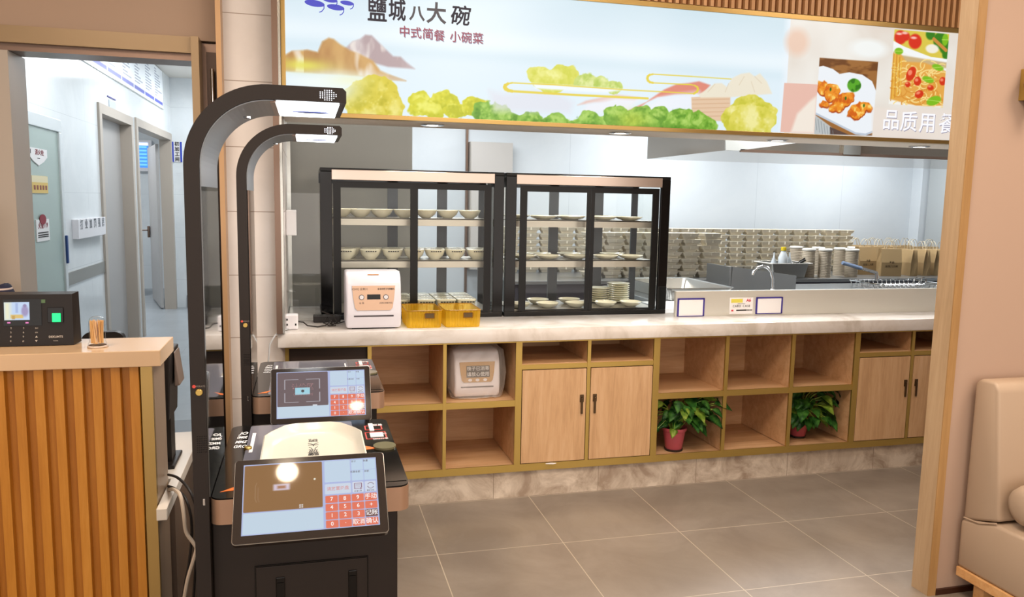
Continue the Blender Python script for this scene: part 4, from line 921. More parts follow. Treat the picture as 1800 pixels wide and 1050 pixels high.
mb = MB(); mb.prism(rrect(KX0+.001, KX1-.001, KY0+.001, KY1-.001, .03, 6), .866, KZ, 'z'); mb.done('black_glass_top', M_blk, t)
mb = MB(); mb.prism(rrect(-.178, .135, KY0+.02, KY1-.012, .01, 3), KZ, KZ+.0006, 'z'); mb.done('tray_zone', M_glossgrey, t)
TZ = KZ+.0008
def tp(px, py): v = at(px, py, Z=KZ); return v
a, b = tp(441, 796), tp(452, 772)
mb = MB(); mb.box(-.168, -.158, a.y, b.y+.06, KZ+.0006, TZ+.0004); mb.box(.122, .128, a.y+.1, b.y+.06, KZ+.0006, TZ+.0004); mb.done('guide_lines', M_txtw, t)
mb = MB()
for (px0, px1, py0, py1) in ((640, 668, 748, 757), (642, 675, 759, 773)):
    p0 = tp(px0, py1); p1 = tp(px1, py0); x0, x1, y0, y1 = p0.x+.003, p1.x+.004, p0.y, p1.y; w_ = .004
    for q in ((x0, x1, y0, y0+w_), (x0, x1, y1-w_, y1), (x0, x0+w_, y0, y1), (x1-w_, x1, y0, y1)): mb.box(q[0], q[1], q[2], q[3], KZ, TZ)
mb.done('red_outline', M_red, t)
p0 = tp(648, 771); p1 = tp(669, 762); mb = MB(); mb.box(p0.x+.006, p1.x+.006, p0.y+.004, p1.y, KZ, KZ+.004, b=.001); q0 = tp(645, 757); q1 = tp(650, 746); mb.box(q0.x+.008, q1.x+.008, q0.y-.012, q1.y, KZ, KZ+.003); mb.done('receipt_paper', M_paper, t)
text([('JO', -.195, tp(425, 763).y, .024, {'bold': .02, 'shear': .25, 'sx': .9, 'sy': 1.5}), ('0M0E', -.197, tp(424, 770).y, .021, {'bold': .02, 'shear': .25, 'sx': .6, 'sy': 1.6}), ('MMZ', -.197, tp(423, 778).y, .021, {'bold': .02, 'shear': .25, 'sx': .7, 'sy': 1.6}), ('GRO', -.197, tp(421, 786).y, .024, {'bold': .02, 'shear': .25, 'sx': .7, 'sy': 1.5})], 'lettering', M_txtw, t, planeM((0, 0, TZ), (1, 0, 0), (0, 1, 0)), .0001)
text([('餐盘', .215, tp(675, 746).y-.005, .016, {'rot': PI, 'sy': 1.5}), ('识别结算', .212, tp(677, 762).y-.002, .012, {'rot': PI, 'sy': 1.5}), ('支付扫码', .212, tp(677, 770).y-.006, .012, {'rot': PI, 'sy': 1.5})], 'small_lettering', M_txtw, t, planeM((0, 0, TZ), (1, 0, 0), (0, 1, 0)), .0001)
mb = MB(); mb.prism([(-.215, 2.0), (-.16, 2.05), (-.185, 2.005)], KZ, TZ, 'z'); q = tp(653, 789); mb.prism([(q.x-.03, q.y-.01), (q.x-.02, q.y+.03), (q.x+.02, q.y)], KZ, TZ, 'z'); mb.done('orange_arrow', M_or, t)
q = tp(436, 790); MB().lathe([(.011, 0), (.011, .006), (.009, .008), (.001, .008)], (q.x, q.y, KZ), 20).done('knob', M_brass, t, True)
q = tp(676, 786); mb = MB(); mb.prism([(q.x+.033*math.cos(u), q.y+.034*math.sin(u)) for u in np.linspace(0, 2*PI, 33)[:-1]], KZ, KZ+.006, 'z', b=0); mb.done('scanner_window', mat('scanner_olive', '6e6a52', .1), t)
mb = MB(); mb.box(.145, KX1-.005, 1.99, q.y-.055, KZ, KZ+.0012); mb.done('printer_cover', M_blk, t)
# lamp arm
cx, cz, R1, R0 = -.08, 1.667, .19, .156; y0, y1 = 1.955, 2.32
def arc(R, n=20): return [(cx+R*math.cos(a), cz+R*math.sin(a)) for a in np.linspace(PI, PI/2, n)]
poly = [(-.27, .0)]+arc(R1)+[(.088, 1.857), (.096, 1.849), (.096, 1.823)]+arc(R0)[::-1]+[(-.236, .0)]
mb = MB(); n = len(poly)
a_ = [mb.bm.verts.new((p[0], y0, p[1])) for p in poly]; c_ = [mb.bm.verts.new((p[0], y1, p[1])) for p in poly]
for i in range(n): mb.bm.faces.new((a_[i], c_[i], c_[(i+1) % n], a_[(i+1) % n]))
def pidx(): return
# side walls as quads between matching outer and inner points
outer = [0]+list(range(1, 21)); inner = [n-1]+list(range(n-2, n-22, -1))
for k in range(20):
    for V in (a_, c_): mb.bm.faces.new((V[outer[k]], V[outer[k+1]], V[inner[k+1]], V[inner[k]]))
for V in (a_, c_): mb.bm.faces.new((V[20], V[21], V[22], V[23], V[24]))
mb.done('arm', M_kiosk, t, True, ang=50)
mb = MB(); io = arc(R0-.0006, 20); ii = arc(R0-.003, 20); pts = [(-.2355, 1.62)]+io+[(-.07, 1.8225)]; pin = [(-.233, 1.62)]+ii+[(-.07, 1.8205)]
for (p, q), (r, s) in zip(zip(pts, pts[1:]), zip(pin, pin[1:])): mb.prism([p, q, s, r], y0+.004, y1-.004, 'y')
mb.done('arm_lining', M_kgrey, t, True)
B('mirror_panel', M_mirror, t, -.2355, -.233, y0+.004, y1-.004, .875, 1.62)
mb = MB(); mb.lathe([(.009, 0), (.009, .004), (.006, .006), (.001, .006)], (0, 0, 0), 12); mb.bm.transform(Matrix.Translation((-.14, 2.12, 1.797)) @ Matrix.Rotation(PI, 4, 'X')); mb.done('arm_bolt', M_chrome, t, True)
lp = B('lamp_panel', M_lamp, t, -.064, .080, y0+.01, y1-.03, 1.8185, 1.8225)
mb = MB(); mb.prism([(-.03, 2.15), (.0, 2.165), (.04, 2.165), (.06, 2.15), (.04, 2.14), (0, 2.14)], 1.816, 1.8186, 'z'); mb.done('camera_window', mat('camera_blue', '26307a', .2), t)
mb = MB(); mb.box(-.078, -.066, y0+.01, y1-.03, 1.8175, 1.8225); mb.done('lamp_bracket', M_pole, t)
mb = MB()
for i in range(8):
    for j in range(6):
        X_ = .036+.0052*i; Z_ = 1.828+.0044*j
        if (X_-.054)**2/.0004+(Z_-1.839)**2/.00017 < 1.1: mb.box(X_-.0011, X_+.0011, y0-.0006, y0, Z_-.0011, Z_+.0011)
mb.done('vent_lights', mat('vent_glow', 'ffffff', .5, emit='d8e8ff', es=1.6), t)
q = at(350, 690, Y=y0); mb = MB(); mb.T = Matrix.Translation((q.x, y0, q.z)) @ Matrix.Rotation(PI/2, 4, 'X'); mb.lathe([(.0085, 0), (.0085, .003), (.007, .005), (.001, .005)], (0, 0, 0), 18); mb.done('power_button', M_brass, t, True)
q = at(341, 680, Y=y0); mb = MB(); mb.T = Matrix.Translation((q.x, y0, q.z)) @ Matrix.Rotation(PI/2, 4, 'X'); mb.lathe([(.004, 0), (.004, .001), (.001, .001)], (0, 0, 0), 14); mb.done('red_sticker', M_red, t)
text([('OPERATE', at(351, 680, Y=y0).x, q.z, .006)], 'button_lettering', mat('dim_print', '8a8078', .5), t, planeM((0, y0-.0008, 0)), .0001)
mb = MB()
for i in range(6):
    for j in range(8): v = at(347, 768, Y=y0); mb.box(v.x+.004*i-.001, v.x+.004*i+.001, y0-.0006, y0, v.z-.0055*j-.001, v.z-.0055*j+.001)
mb.done('speaker_grille', M_blk, t)
q = at(358.5, 883, Y=y0); MB().box(q.x-.0025, q.x+.0025, y0-.001, y0, q.z-.008, q.z+.008, b=.001).done('keyhole', M_chrome, t)
K2 = dup(K1, (.033, 2.25+1.015, 0), label='black self-checkout kiosk farther from the camera, with no tray on it')
def ui(kind):
    w = 312; h = 176; P = Paint(w, h, 0, 1, 0, 1, (.80, .86, .93)); P.px = 1/200
    P.rect(.0, 1, 0, 1, (.72, .76, .92)); P.rect(.008, .585, .012, .30, (.80, .87, .93), .01)
    if kind == 1:
        P.rect(.008, .582, .315, .985, (.60, .45, .30), .014); P.put(np.exp(-((P.X-.36)/.22)**2-((P.Y-.8)/.22)**2)*.0, (1, .9, .7))  # brown is a reflection painted into the colour of a dark panel
        P.rect(.22, .34, .60, .69, (.86, .80, .86), .01, .02); P.rect(.25, .31, .625, .665, (.70, .50, .38), 0, .02)
        for dx in (0, .016):
            for dy in (0, .028): P.rect(.41+dx, .42+dx, .33+dy, .348+dy, (.95, .95, .97))
        P.ell(.525, .73, .008, .014, (.98, .97, .9))
        P.line([(.10, .45), (.09, .5), (.09, .68), (.10, .73)], .004, (.68, .55, .42)); P.line([(.12, .45), (.11, .5), (.11, .66)], .004, (.66, .52, .40))
    else:
        P.rect(.008, .575, .25, .985, (.47, .41, .42), .014)
        for (x0_, x1_, y0_, y1_) in ((.09, .48, .34, .83),):
            for q in (((x0_, .62), (x0_, y1_), (.24, y1_)), ((.33, y1_), (x1_, y1_), (x1_, .62)), ((x0_, .54), (x0_, y0_), (.24, y0_)), ((.33, y0_), (x1_, y0_), (x1_, .54))): P.line(list(q), .007, (.84, .84, .88))
        P.rect(.205, .37, .50, .65, (.66, .86, .92), 0); P.ell(.29, .575, .018, .03, (.35, .35, .36)); P.rect(.40, .45, .25, .275, (.9, .92, .95))
    P.rect(.60, .797, .665, .985, (.80, .87, .94), .012); P.rect(.60, .797, .49, .64, (.84, .88, .94), .012)
    for i in range(2):
        for j in range(2): P.rect(.806+.096*i, .897+.096*i, .665+.16*j, .82+.16*j, (.79, .87, .95), .006)
        P.rect(.808+.095*i, .893+.095*i, .49, .645, (.86, .89, .95), .012)
    P.line([(.825, .545), (.825, .625), (.878, .625), (.878, .56)], .005, (.50, .28, .36)); P.line([(.825, .545), (.86, .545)], .005, (.50, .28, .36))
    for k in range(3): P.line([(.836, .605-.018*k), (.866, .605-.018*k)], .003, (.5, .35, .4))
    P.line([(.872, .53), (.872, .56)], .004, (.50, .28, .36)); P.line([(.864, .545), (.88, .545)], .004, (.50, .28, .36))
    P.line([(.948+.024*math.cos(u), .58+.042*math.sin(u)) for u in np.linspace(.3, 2.6, 9)], .005, (.5, .38, .42)); P.line([(.948+.024*math.cos(u), .58+.042*math.sin(u)) for u in np.linspace(3.4, 5.8, 9)], .005, (.5, .38, .42))
    for r_ in range(4):
        for c_ in range(4):
            u0 = .602+.0985*c_; v0 = .012+.117*r_; col = (.93, .50, .40)
            if r_ == 1 and c_ == 3: col = (.50, .38, .36)
            P.rect(u0, u0+.092, v0, v0+.106, col, .01)
    return P.c
M_ui = attr_mat('lit_display', .04, .9); MATS['lit_display'].node_tree.nodes['Principled BSDF'].inputs['Base Color'].default_value = (0, 0, 0, 1)
M_uitx = mat('display_white', '000000', .4, emit='fbf6f4', es=.95); M_uidk = mat('display_dark', '000000', .4, emit='5a4a52', es=.8); M_uirs = mat('display_rose', '000000', .4, emit='d89a9c', es=.9)
def screen(t, cx, top, bot, w, kind):
    top = Vector((cx, *top)); bot = Vector((cx, *bot)); V = (top-bot); h = V.length; c = (top+bot)/2; M = planeM(c, (1, 0, 0), V)
    mb = MB(); mb.T = M; mb.prism(rrect(-w/2, w/2, -h/2, h/2, .008, 4), -.022, 0, 'z'); s = mb.done('touchscreen', mat('screen_bezel', '2b2522', .12), t)
    mb = MB(); mb.T = M; mb.tube([(x, y, -.003) for x, y in rrect(-w/2, w/2, -h/2, h/2, .008, 4)], .0016, 6, close=True); mb.done('bezel_edge', M_steel2, s, True)
    dw, dh = w-.038, h-.031; D = M @ Matrix.Translation((0, .0025, .0007))
    painted('display', ui(kind), M_ui, s, D, dw, dh)
    def uv(u, v): return ((u-.5)*dw, (v-.5)*dh)
    its = []
    for r_, row in enumerate((('0', '·', '取消', '确认'), ('1', '2', '3', '记账'), ('4', '5', '6', '+'), ('7', '8', '9', '手动'))):
        for c_, ch in enumerate(row): x, y = uv(.648+.0985*c_, .065+.117*r_); its.append((ch, x, y, .0135 if len(ch) == 1 else .0145, {'bold': .008}))
    T2 = D @ Matrix.Translation((0, 0, .0005))
    text(its, 'keypad_lettering', M_uitx, s, T2, .0001)
    x, y = uv(.698, .565); text([('请放置托盘', x, y, .0105, {'bold': .01})], 'prompt_lettering', M_uirs, s, T2, .0001)
    text([('合计', *uv(.825, .955), .006), ('数量', *uv(.918, .955), .006), ('优惠金额', *uv(.835, .795), .006), ('余额', *uv(.922, .795), .006), ('新增订单', *uv(.85, .505), .0045), ('重新识别', *uv(.945, .505), .0045)], 'small_lettering', M_uidk, s, T2, .0001)
    if kind == 2: text([('计价区', *uv(.29, .66), .026, {'bold': .015}), ('COMPUTERE', *uv(.295, .50), .012)], 'scan_lettering', M_uirs, s, D @ Matrix.Translation((0, 0, -.0002)), .0002)
    mb = MB(); b0 = c-M.col[2].xyz*.02; mb.tube([b0, b0+Vector((0, .05, -.03)), Vector((cx, t.location.y-.26+.0, .83))], .018, 12); mb.done('screen_bracket', M_blkm, t, True)
    return M
MS1 = screen(K1, .004, (1.93, .970), (1.787, .823), .349, 1)
MS2 = screen(K2, .0455, (2.905, .984), (2.815, .806), .348, 2)
for nm, p in (('kiosk_lamp', Vector((.01, 2.13, 1.812))), ('kiosk_lamp', Vector((.043, 3.145, 1.812)))): area(nm, p, .13, .3, 2.6, (.93, .97, 1))
# ceiling spots whose reflections show in the two screens
def mirror_hit(px, py, M, zc):
    n = M.col[2].xyz; c = M.col[3].xyz; d = ((px-900)*RR-(py-525)*UU)/F+_fw; e = Vector((0, 0, EYE))
    p = e+d*((c-e).dot(n)/d.dot(n)); r = d-2*d.dot(n)*n; return p+r*((zc-p.z)/r.z)
for (px, py, M, lb, rr) in ((505, 829, MS1, 'round warm ceiling spotlight that shines back from the nearest kiosk screen', .055), (627, 712, MS2, 'round warm ceiling spotlight that shines back from the farther kiosk screen', .055)):
    h = mirror_hit(px, py, M, 3.195); t = thing('ceiling_spotlight', lb, 'spotlight', (h.x, h.y, 3.19))
    MB().lathe([(.001, 0), (rr, 0), (rr, -.004), (.001, -.004)], (h.x, h.y, 3.19), 28).done('lens', mat('warm_lens', 'ffffff', .5, emit='ffe4c4', es=60), t)
    MB().lathe([(rr, .008), (rr+.02, .008), (rr+.02, -.006), (rr, -.006)], (h.x, h.y, 3.19), 28, cap=False).done('rim', M_white, t)
# cream tray on the near kiosk
zt = KZ+.001; mb = MB()
def tray_ring(s, z):
    x0, x1, y0_, y1_ = -.128+s, .154-s, 1.985+s, 2.475-s; c = .05
    pts = [(x0, y0_+.03), (x0+.03, y0_), (x1-.03, y0_), (x1, y0_+.03), (x1, y1_-.115), (x1-.02, y1_-.07), (x1-.055, y1_-.015), (x1-.085, y1_), (x0+.085, y1_), (x0+.055, y1_-.015), (x0+.02, y1_-.07), (x0, y1_-.115)]
    return [(x, y, z) for x, y in pts]
mb.loft([tray_ring(.014, zt), tray_ring(.006, zt+.014), tray_ring(0, zt+.03), tray_ring(.004, zt+.032), tray_ring(.016, zt+.014), tray_ring(.026, zt+.006), tray_ring(.03, zt+.005)])
t = thing('serving_tray', 'cream serving tray with black brush lettering on the nearest kiosk', 'tray', (.013, 2.23, zt)); mb.done('tray', mat('tray_cream', 'dbd4c4', .22), t, True, ang=35)
text([(s, .012, at(549, py, Z=zt+.006).y, sz, {'rot': PI}) for s, py, sz in (('碗', 774, .03), ('大', 781, .034), ('八', 787.5, .028), ('城', 792, .028), ('鹽', 797.5, .034))], 'lettering', M_txtb, t, planeM((0, 0, zt+.0055), (1, 0, 0), (0, 1, 0)), .0002)
# ---------------------------------------------------------------- reception counter
CZt = 1.15; CYf = 2.437
t = thing('reception_counter', 'reception counter clad in orange wooden slats with a beige stone top', 'counter', (-1.3, 2.55, 0))
B('countertop', M_bltop, t, -2.3, -.415, CYf, 2.674, CZt-.047, CZt, b=.002)
ys_ = at(286, 650, X=-.441).y
B('body', mat('counter_end_panel', '8d7864', .35), t, -2.3, -.4415, CYf+.032, max(ys_, 2.655), 0, CZt-.047)
B('slat_backing', M_slatback, t, -2.3, -.46, CYf+.024, CYf+.032, 0, CZt-.048)
mb = MB(); x = at(251, 750, Y=2.46).x; p_ = .0495
while x-p_ > -2.3: mb.prism([(x-.003, CYf+.008), (x-.027, CYf+.008), (x-.030, CYf+.024), (x, CYf+.024)], 0, CZt-.048, 'z'); x -= p_
mb.done('wooden_slats', M_slat, t)
B('gold_corner_trim', M_gold, t, at(252, 750, Y=2.46).x, -.4405, CYf+.012, CYf+.034, 0, CZt-.047)
t = thing('counter_desk', 'low white desk behind the reception counter, its corner sticking out beside the near kiosk', 'desk', (-1.0, 2.9, 0))
dxr = at(292.9, 895, Z=.68).x; mb = MB(); mb.box(-1.7, dxr, 2.682, 3.22, .644, .68, b=.002); mb.box(-.438, dxr, 2.415, 2.682, .644, .68, b=.002); mb.done('desktop', mat('desk_white', 'd9d2c8', .3), t)
[B('side_panel', mat('desk_brown_side', '6b584a', .4), t, a, a+.03, 2.684, 3.18, 0, .644) for a in (-.46, -1.68)]
# cables by the desk
def cable(name, pts, r, m_, lb):
    P_ = [at(px, py, Y=y) for px, py, y in pts]; out = []
    for i in range(len(P_)-1):
        a, b = P_[i], P_[i+1]; p0 = P_[max(i-1, 0)]; p3 = P_[min(i+2, len(P_)-1)]
        for k in range(5):
            u = k/5; out.append(.5*((2*a)+(-p0+b)*u+(2*p0-5*a+4*b-p3)*u*u+(-p0+3*a-3*b+p3)*u**3))
    out.append(P_[-1]); one(MB().tube(out, r, 8).done(name, m_, None, True), lb, 'cable')
cable('black_cable', [(296, 835, 2.62), (312, 840, 2.55), (330, 858, 2.5), (341, 880, 2.48), (346, 905, 2.47), (347, 960, 2.47), (343, 1010, 2.47), (340, 1060, 2.47)], .0042, M_blkm, 'thin black cable arching highest off the low white desk down beside the kiosk')
cable('black_cable', [(296, 855, 2.6), (308, 860, 2.52), (325, 875, 2.47), (335, 905, 2.45), (337, 940, 2.45), (333, 985, 2.45), (325, 1030, 2.45), (320, 1065, 2.45)], .0042, M_blkm, 'black cable hanging in the middle, just under the topmost cable beside the desk')
cable('grey_cable', [(296, 862, 2.58), (306, 861, 2.5), (317, 872, 2.44), (323, 905, 2.42), (327, 935, 2.42), (340, 955, 2.42), (345, 965, 2.42), (340, 985, 2.42), (331, 1015, 2.42), (325, 1045, 2.42), (322, 1065, 2.42)], .0058, mat('cable_beige', 'b9ab9b', .45), 'thick pale cable with a kink hanging beside the low white desk')
# point of sale monitor behind the counter
t = thing('desk_monitor', 'dark desk monitor seen edge-on under the right end of the reception countertop', 'monitor', (-.45, 2.85, .68))
mb = MB(); mb.prism([(-.462, 1.085), (-.437, 1.085), (-.447, .855), (-.466, .855)], 2.74, 2.92, 'y', b=.004); mb.done('screen', M_blkm, t)
mb = MB(); mb.prism([(-.436, 1.075), (-.432, 1.075), (-.418, .962), (-.436, .958)], 2.80, 2.90, 'y', b=.003); mb.done('customer_display', mat('display_back_brown', '76665c', .4), t)
mb = MB(); mb.box(-.475, -.455, 2.82, 2.9, .69, .9); mb.box(-.56, -.44, 2.77, 2.95, .68, .692, b=.003); mb.done('stand', M_blkm, t)
# time clock
t = thing('time_clock', 'black fingerprint time clock with a lit screen and a green sensor on the beige counter', 'time clock', (-.78, 2.6, CZt))
x0, x1, yF = -.888, -.672, 2.56; z0, z1 = CZt, CZt+.152
mb = MB(); mb.loft([[(x0, yF, z0+.002), (x1, yF, z0+.002), (x1-.002, yF+.012, z1), (x0, yF+.012, z1)], [(x0, yF+.06, z0+.002), (x1+.006, yF+.06, z0+.002), (x1+.004, yF+.06, z1+.003), (x0, yF+.06, z1+.003)]]); mb.done('case', mat('device_brown_black', '1d1714', .35, spec=.3), t)
MC = planeM(((x0+x1)/2, yF+.006-.001, (z0+z1)/2), (1, 0, 0), (0, .012, z1-z0))
def dv(px, py): v = at(px, py, Y=yF+.005); return v.x-(x0+x1)/2, v.z-(z0+z1)/2
def plateT(P0, P1, d0, d1, nm, m_, b=0):
    a = dv(*P0); c = dv(*P1); mb = MB(); mb.T = MC; mb.box(a[0], c[0], c[1], a[1], d0, d1, b=b); return mb.done(nm, m_, t)
plateT((4, 527), (74, 572), .0002, .0012, 'screen_frame', M_blk)
P = Paint(60, 46, 0, 1, 0, 1, (.74, .82, .93)); P.rect(0, .25, 0, 1, (.90, .90, .78), 0, .2); P.rect(.25, .75, .1, .3, (.84, .72, .42), .02, .06); P.rect(.45, .55, .4, .95, (.62, .70, .86), 0, .04); P.ell(.82, .5, .14, .3, (.60, .56, .72), .08); P.ell(.82, .8, .07, .09, (.55, .5, .66), .04); P.rect(.3, .42, .05, .25, (.75, .6, .3), 0, .03)
a = dv(6, 532); c = dv(52.5, 562.5); painted('display', P.c, attr_mat('clock_display', .2, 1.0), t, MC @ Matrix.Translation(((a[0]+c[0])/2, (a[1]+c[1])/2, .0016)), c[0]-a[0], a[1]-c[1])
plateT((83, 541), (112, 567), .0005, .004, 'sensor_housing', M_blk, .001); plateT((92, 551), (108, 566), .004, .007, 'fingerprint_sensor', M_green, .0012); plateT((71, 527), (79, 533), .0002, .001, 'green_label', mat('olive_label', '4e6a48', .5))
mb = MB(); mb.T = MC
for px in (16, 48): a = dv(px, 567.5); mb.box(a[0]-.004, a[0]+.004, a[1]-.002, a[1]+.002, .0012, .002)
mb.done('status_light', mat('magenta_light', '000000', .4, emit='e07ab8', es=1.2), t)
its = []
for r_, row in enumerate((('1', '2', '3', 'ESC'), ('4', '5', '6', 'OK'), ('7', '8', '9', '▲'), ('*', '0', '#', '▼'))):
    for c_, ch in enumerate(row): a = dv((-3, 20, 42, 65)[c_], 577+7.5*r_); its.append((ch, a[0], a[1], .0075 if len(ch) == 1 else .005))
a = dv(99, 592); its.append(('DEKUMTS', a[0], a[1], .0085, {'bold': .02})); a = dv(99, 599); its.append(('MODEL', a[0], a[1], .004))
text(its, 'lettering', mat('print_grey', 'b9b2aa', .5), t, MC @ Matrix.Translation((0, 0, .0008)), .0001)
# toothpick holder
q = at(172, 610, Z=CZt); t = thing('toothpick_holder', 'clear plastic toothpick holder full of wooden toothpicks on the beige counter', 'toothpick holder', (q.x, q.y, CZt)); c = (q.x, q.y, CZt)
MB().lathe([(.028, 0), (.028, .004), (.0225, .016), (.022, .022), (.0215, .075), (.019, .086), (.010, .091), (.001, .092)], c, 28).done('jar', M_clear, t, True)
MB().lathe([(.027, .0), (.0285, .002), (.027, .006), (.024, .006)], c, 28, cap=False).done('foot_ring', mat('frosted_rim', 'd8c4b4', .3), t, True)
mb = MB(); r = np.random.RandomState(4)
for k in range(95):
    a = r.uniform(0, 6.28); rad = .0185*math.sqrt(r.uniform(.2, 1)); b_ = a+r.uniform(-.5, .5)
    mb.tube([(c[0]+rad*.95*math.cos(a), c[1]+rad*.95*math.sin(a), CZt+.012), (c[0]+rad*math.cos(b_), c[1]+rad*math.sin(b_), CZt+.078+r.uniform(-.003, .002))], .0011, 4)
tag(mb.done('toothpicks', mat('toothpick_wood', 'e8b878', .6), t), kind='stuff')
# chair and seated person behind the counter
t = thing('office_chair', 'black office chair whose top edge shows behind the toothpick holder', 'chair', (at(180, 583, Y=3.55).x, 3.5, 0)); cx_ = t.location.x; ztp = at(180, 583, Y=3.57).z
hw = (at(218, 590, Y=3.57).x-at(143, 590, Y=3.57).x)/2
mb = MB(); mb.prism(rrect(cx_-hw, cx_+hw, ztp-.16, ztp, .035, 5), 3.55, 3.59, 'y'); mb.done('headrest', M_blkm, t, True); mb = MB(); mb.prism(rrect(cx_-.2, cx_+.2, .52, ztp-.18, .05, 5), 3.56, 3.6, 'y'); mb.done('backrest', M_blkm, t, True)
B('seat', M_blkm, t, cx_-.23, cx_+.23, 3.3, 3.72, .43, .49, b=.02); mb = MB(); mb.tube([(cx_, 3.5, .06), (cx_, 3.5, .43)], .03, 12); mb.tube([(cx_, 3.62, .45), (cx_, 3.64, .6), (cx_, 3.6, ztp-.1)], .018, 10); mb.done('column', M_chrome, t, True)
mb = MB(); [mb.tube([(cx_, 3.5, .08), (cx_+.27*math.cos(a), 3.5+.2*math.sin(a), .05)], .018, 8) for a in np.arange(5)*2*PI/5]; mb.done('base', M_blkm, t, True)
sh = at(4, 497, Y=3.72); px_ = sh.x-.16
M_str = mat('navy_striped_shirt', '2b2c44', .8); g_ = grid_lines(M_str, coords(M_str, (1, 1, 1), False), [(2, .0, .026)], .007)
lk(M_str, mixcol(M_str, g_, hx('24263e'), hx('c9b8b0')), M_str.node_tree.nodes['Principled BSDF'].inputs['Base Color']); M_skin = mat('skin', 'd2a284', .5); M_trs = mat('dark_trousers', '23242c', .8)
def skin(name, pts, edges, radii, m_, parent, lv=2, root=0):
    me = bpy.data.meshes.new(name); o = bpy.data.objects.new(name, me); COL.objects.link(o); me.from_pydata([Vector(p)-parent.location for p in pts], edges, []); me.materials.append(m_)
    s = o.modifiers.new('skin', 'SKIN'); sv = me.skin_vertices[0].data
    for i, r_ in enumerate(radii): sv[i].radius = r_ if isinstance(r_, tuple) else (r_, r_)
    sv[root].use_root = True; s.use_smooth_shade = True; u = o.modifiers.new('sub', 'SUBSURF'); u.levels = lv; u.render_levels = lv; o.parent = parent; return o
t = thing('person', 'person in a navy shirt with cream stripes, seated behind the counter, mostly out of frame', 'person', (px_, 3.72, 0)); sz_ = sh.z-.055
X_ = px_; Y_ = 3.72
skin('body', [(X_, Y_+.03, sz_-.50), (X_, Y_+.02, sz_-.3), (X_, Y_, sz_-.1), (X_, Y_, sz_+.02), (X_, Y_-.01, sz_+.1), (X_, Y_-.03, sz_+.2), (X_, Y_-.04, sz_+.28),
    (X_+.155, Y_, sz_), (X_+.2, Y_-.02, sz_-.26), (X_+.15, Y_-.22, sz_-.38), (X_-.155, Y_, sz_), (X_-.2, Y_-.02, sz_-.26), (X_-.15, Y_-.22, sz_-.38), (X_+.11, Y_-.38, sz_-.5), (X_+.11, Y_-.36, .1), (X_-.11, Y_-.38, sz_-.5), (X_-.11, Y_-.36, .1), (X_+.11, Y_-.46, .06), (X_-.11, Y_-.46, .06), (X_+.13, Y_-.29, sz_-.385), (X_-.13, Y_-.29, sz_-.385)],
    [(0, 1), (1, 2), (2, 3), (3, 4), (4, 5), (5, 6), (2, 7), (7, 8), (8, 9), (2, 10), (10, 11), (11, 12), (0, 13), (13, 14), (0, 15), (15, 16), (14, 17), (16, 18), (9, 19), (12, 20)],
    [(.16, .12), (.14, .1), (.15, .1), .08, .05, (.075, .09), (.06, .08), .058, .045, .035, .058, .045, .035, .075, .045, .075, .045, .04, .04, .03, .03], M_skin, t)
skin('striped_shirt', [(X_, Y_+.03, sz_-.45), (X_, Y_+.02, sz_-.3), (X_, Y_, sz_-.1), (X_, Y_, sz_+.0), (X_+.155, Y_, sz_), (X_+.185, Y_-.01, sz_-.14), (X_-.155, Y_, sz_), (X_-.185, Y_-.01, sz_-.14)],
    [(0, 1), (1, 2), (2, 3), (2, 4), (4, 5), (2, 6), (6, 7)], [(.18, .14), (.165, .125), (.165, .12), .09, .072, .066, .072, .066], M_str, t)
skin('trousers', [(X_, Y_+.03, sz_-.50), (X_+.11, Y_-.38, sz_-.5), (X_+.11, Y_-.36, .14), (X_-.11, Y_-.38, sz_-.5), (X_-.11, Y_-.36, .14)], [(0, 1), (1, 2), (0, 3), (3, 4)], [(.18, .13), .09, .06, .09, .06], M_trs, t)
mb = MB(); bmesh.ops.create_uvsphere(mb.bm, u_segments=20, v_segments=12, radius=1, matrix=Matrix.Translation((X_, Y_-.015, sz_+.28)) @ Matrix.Diagonal((.088, .102, .10, 1))); bmesh.ops.delete(mb.bm, geom=[v for v in mb.bm.verts if v.co.z < sz_+.2 or (v.co.y < Y_-.06 and v.co.z < sz_+.31)], context='VERTS'); mb.done('hair', mat('hair_black', '17120f', .6), t, True)
mb = MB()
for s in (-1, 1): mb.box(X_+s*.03-.012, X_+s*.03+.012, Y_-.125, Y_-.12, sz_+.235, sz_+.243)
mb.done('eyes', M_txtb, t)
t = thing('stool', 'grey stool under the seated person behind the counter', 'stool', (X_, Y_+.03, 0)); MB().lathe([(.17, sz_-.70), (.18, sz_-.68), (.17, sz_-.655)], (X_, Y_+.05, 0), 24).done('seat', M_blkm, t, True)
for a in range(4): MB().tube([(X_+.1*math.cos(a*PI/2+.8), Y_+.05+.1*math.sin(a*PI/2+.8), sz_-.7), (X_+.16*math.cos(a*PI/2+.8), Y_+.05+.16*math.sin(a*PI/2+.8), 0)], .012, 8).done('leg', M_chrome, t, True)
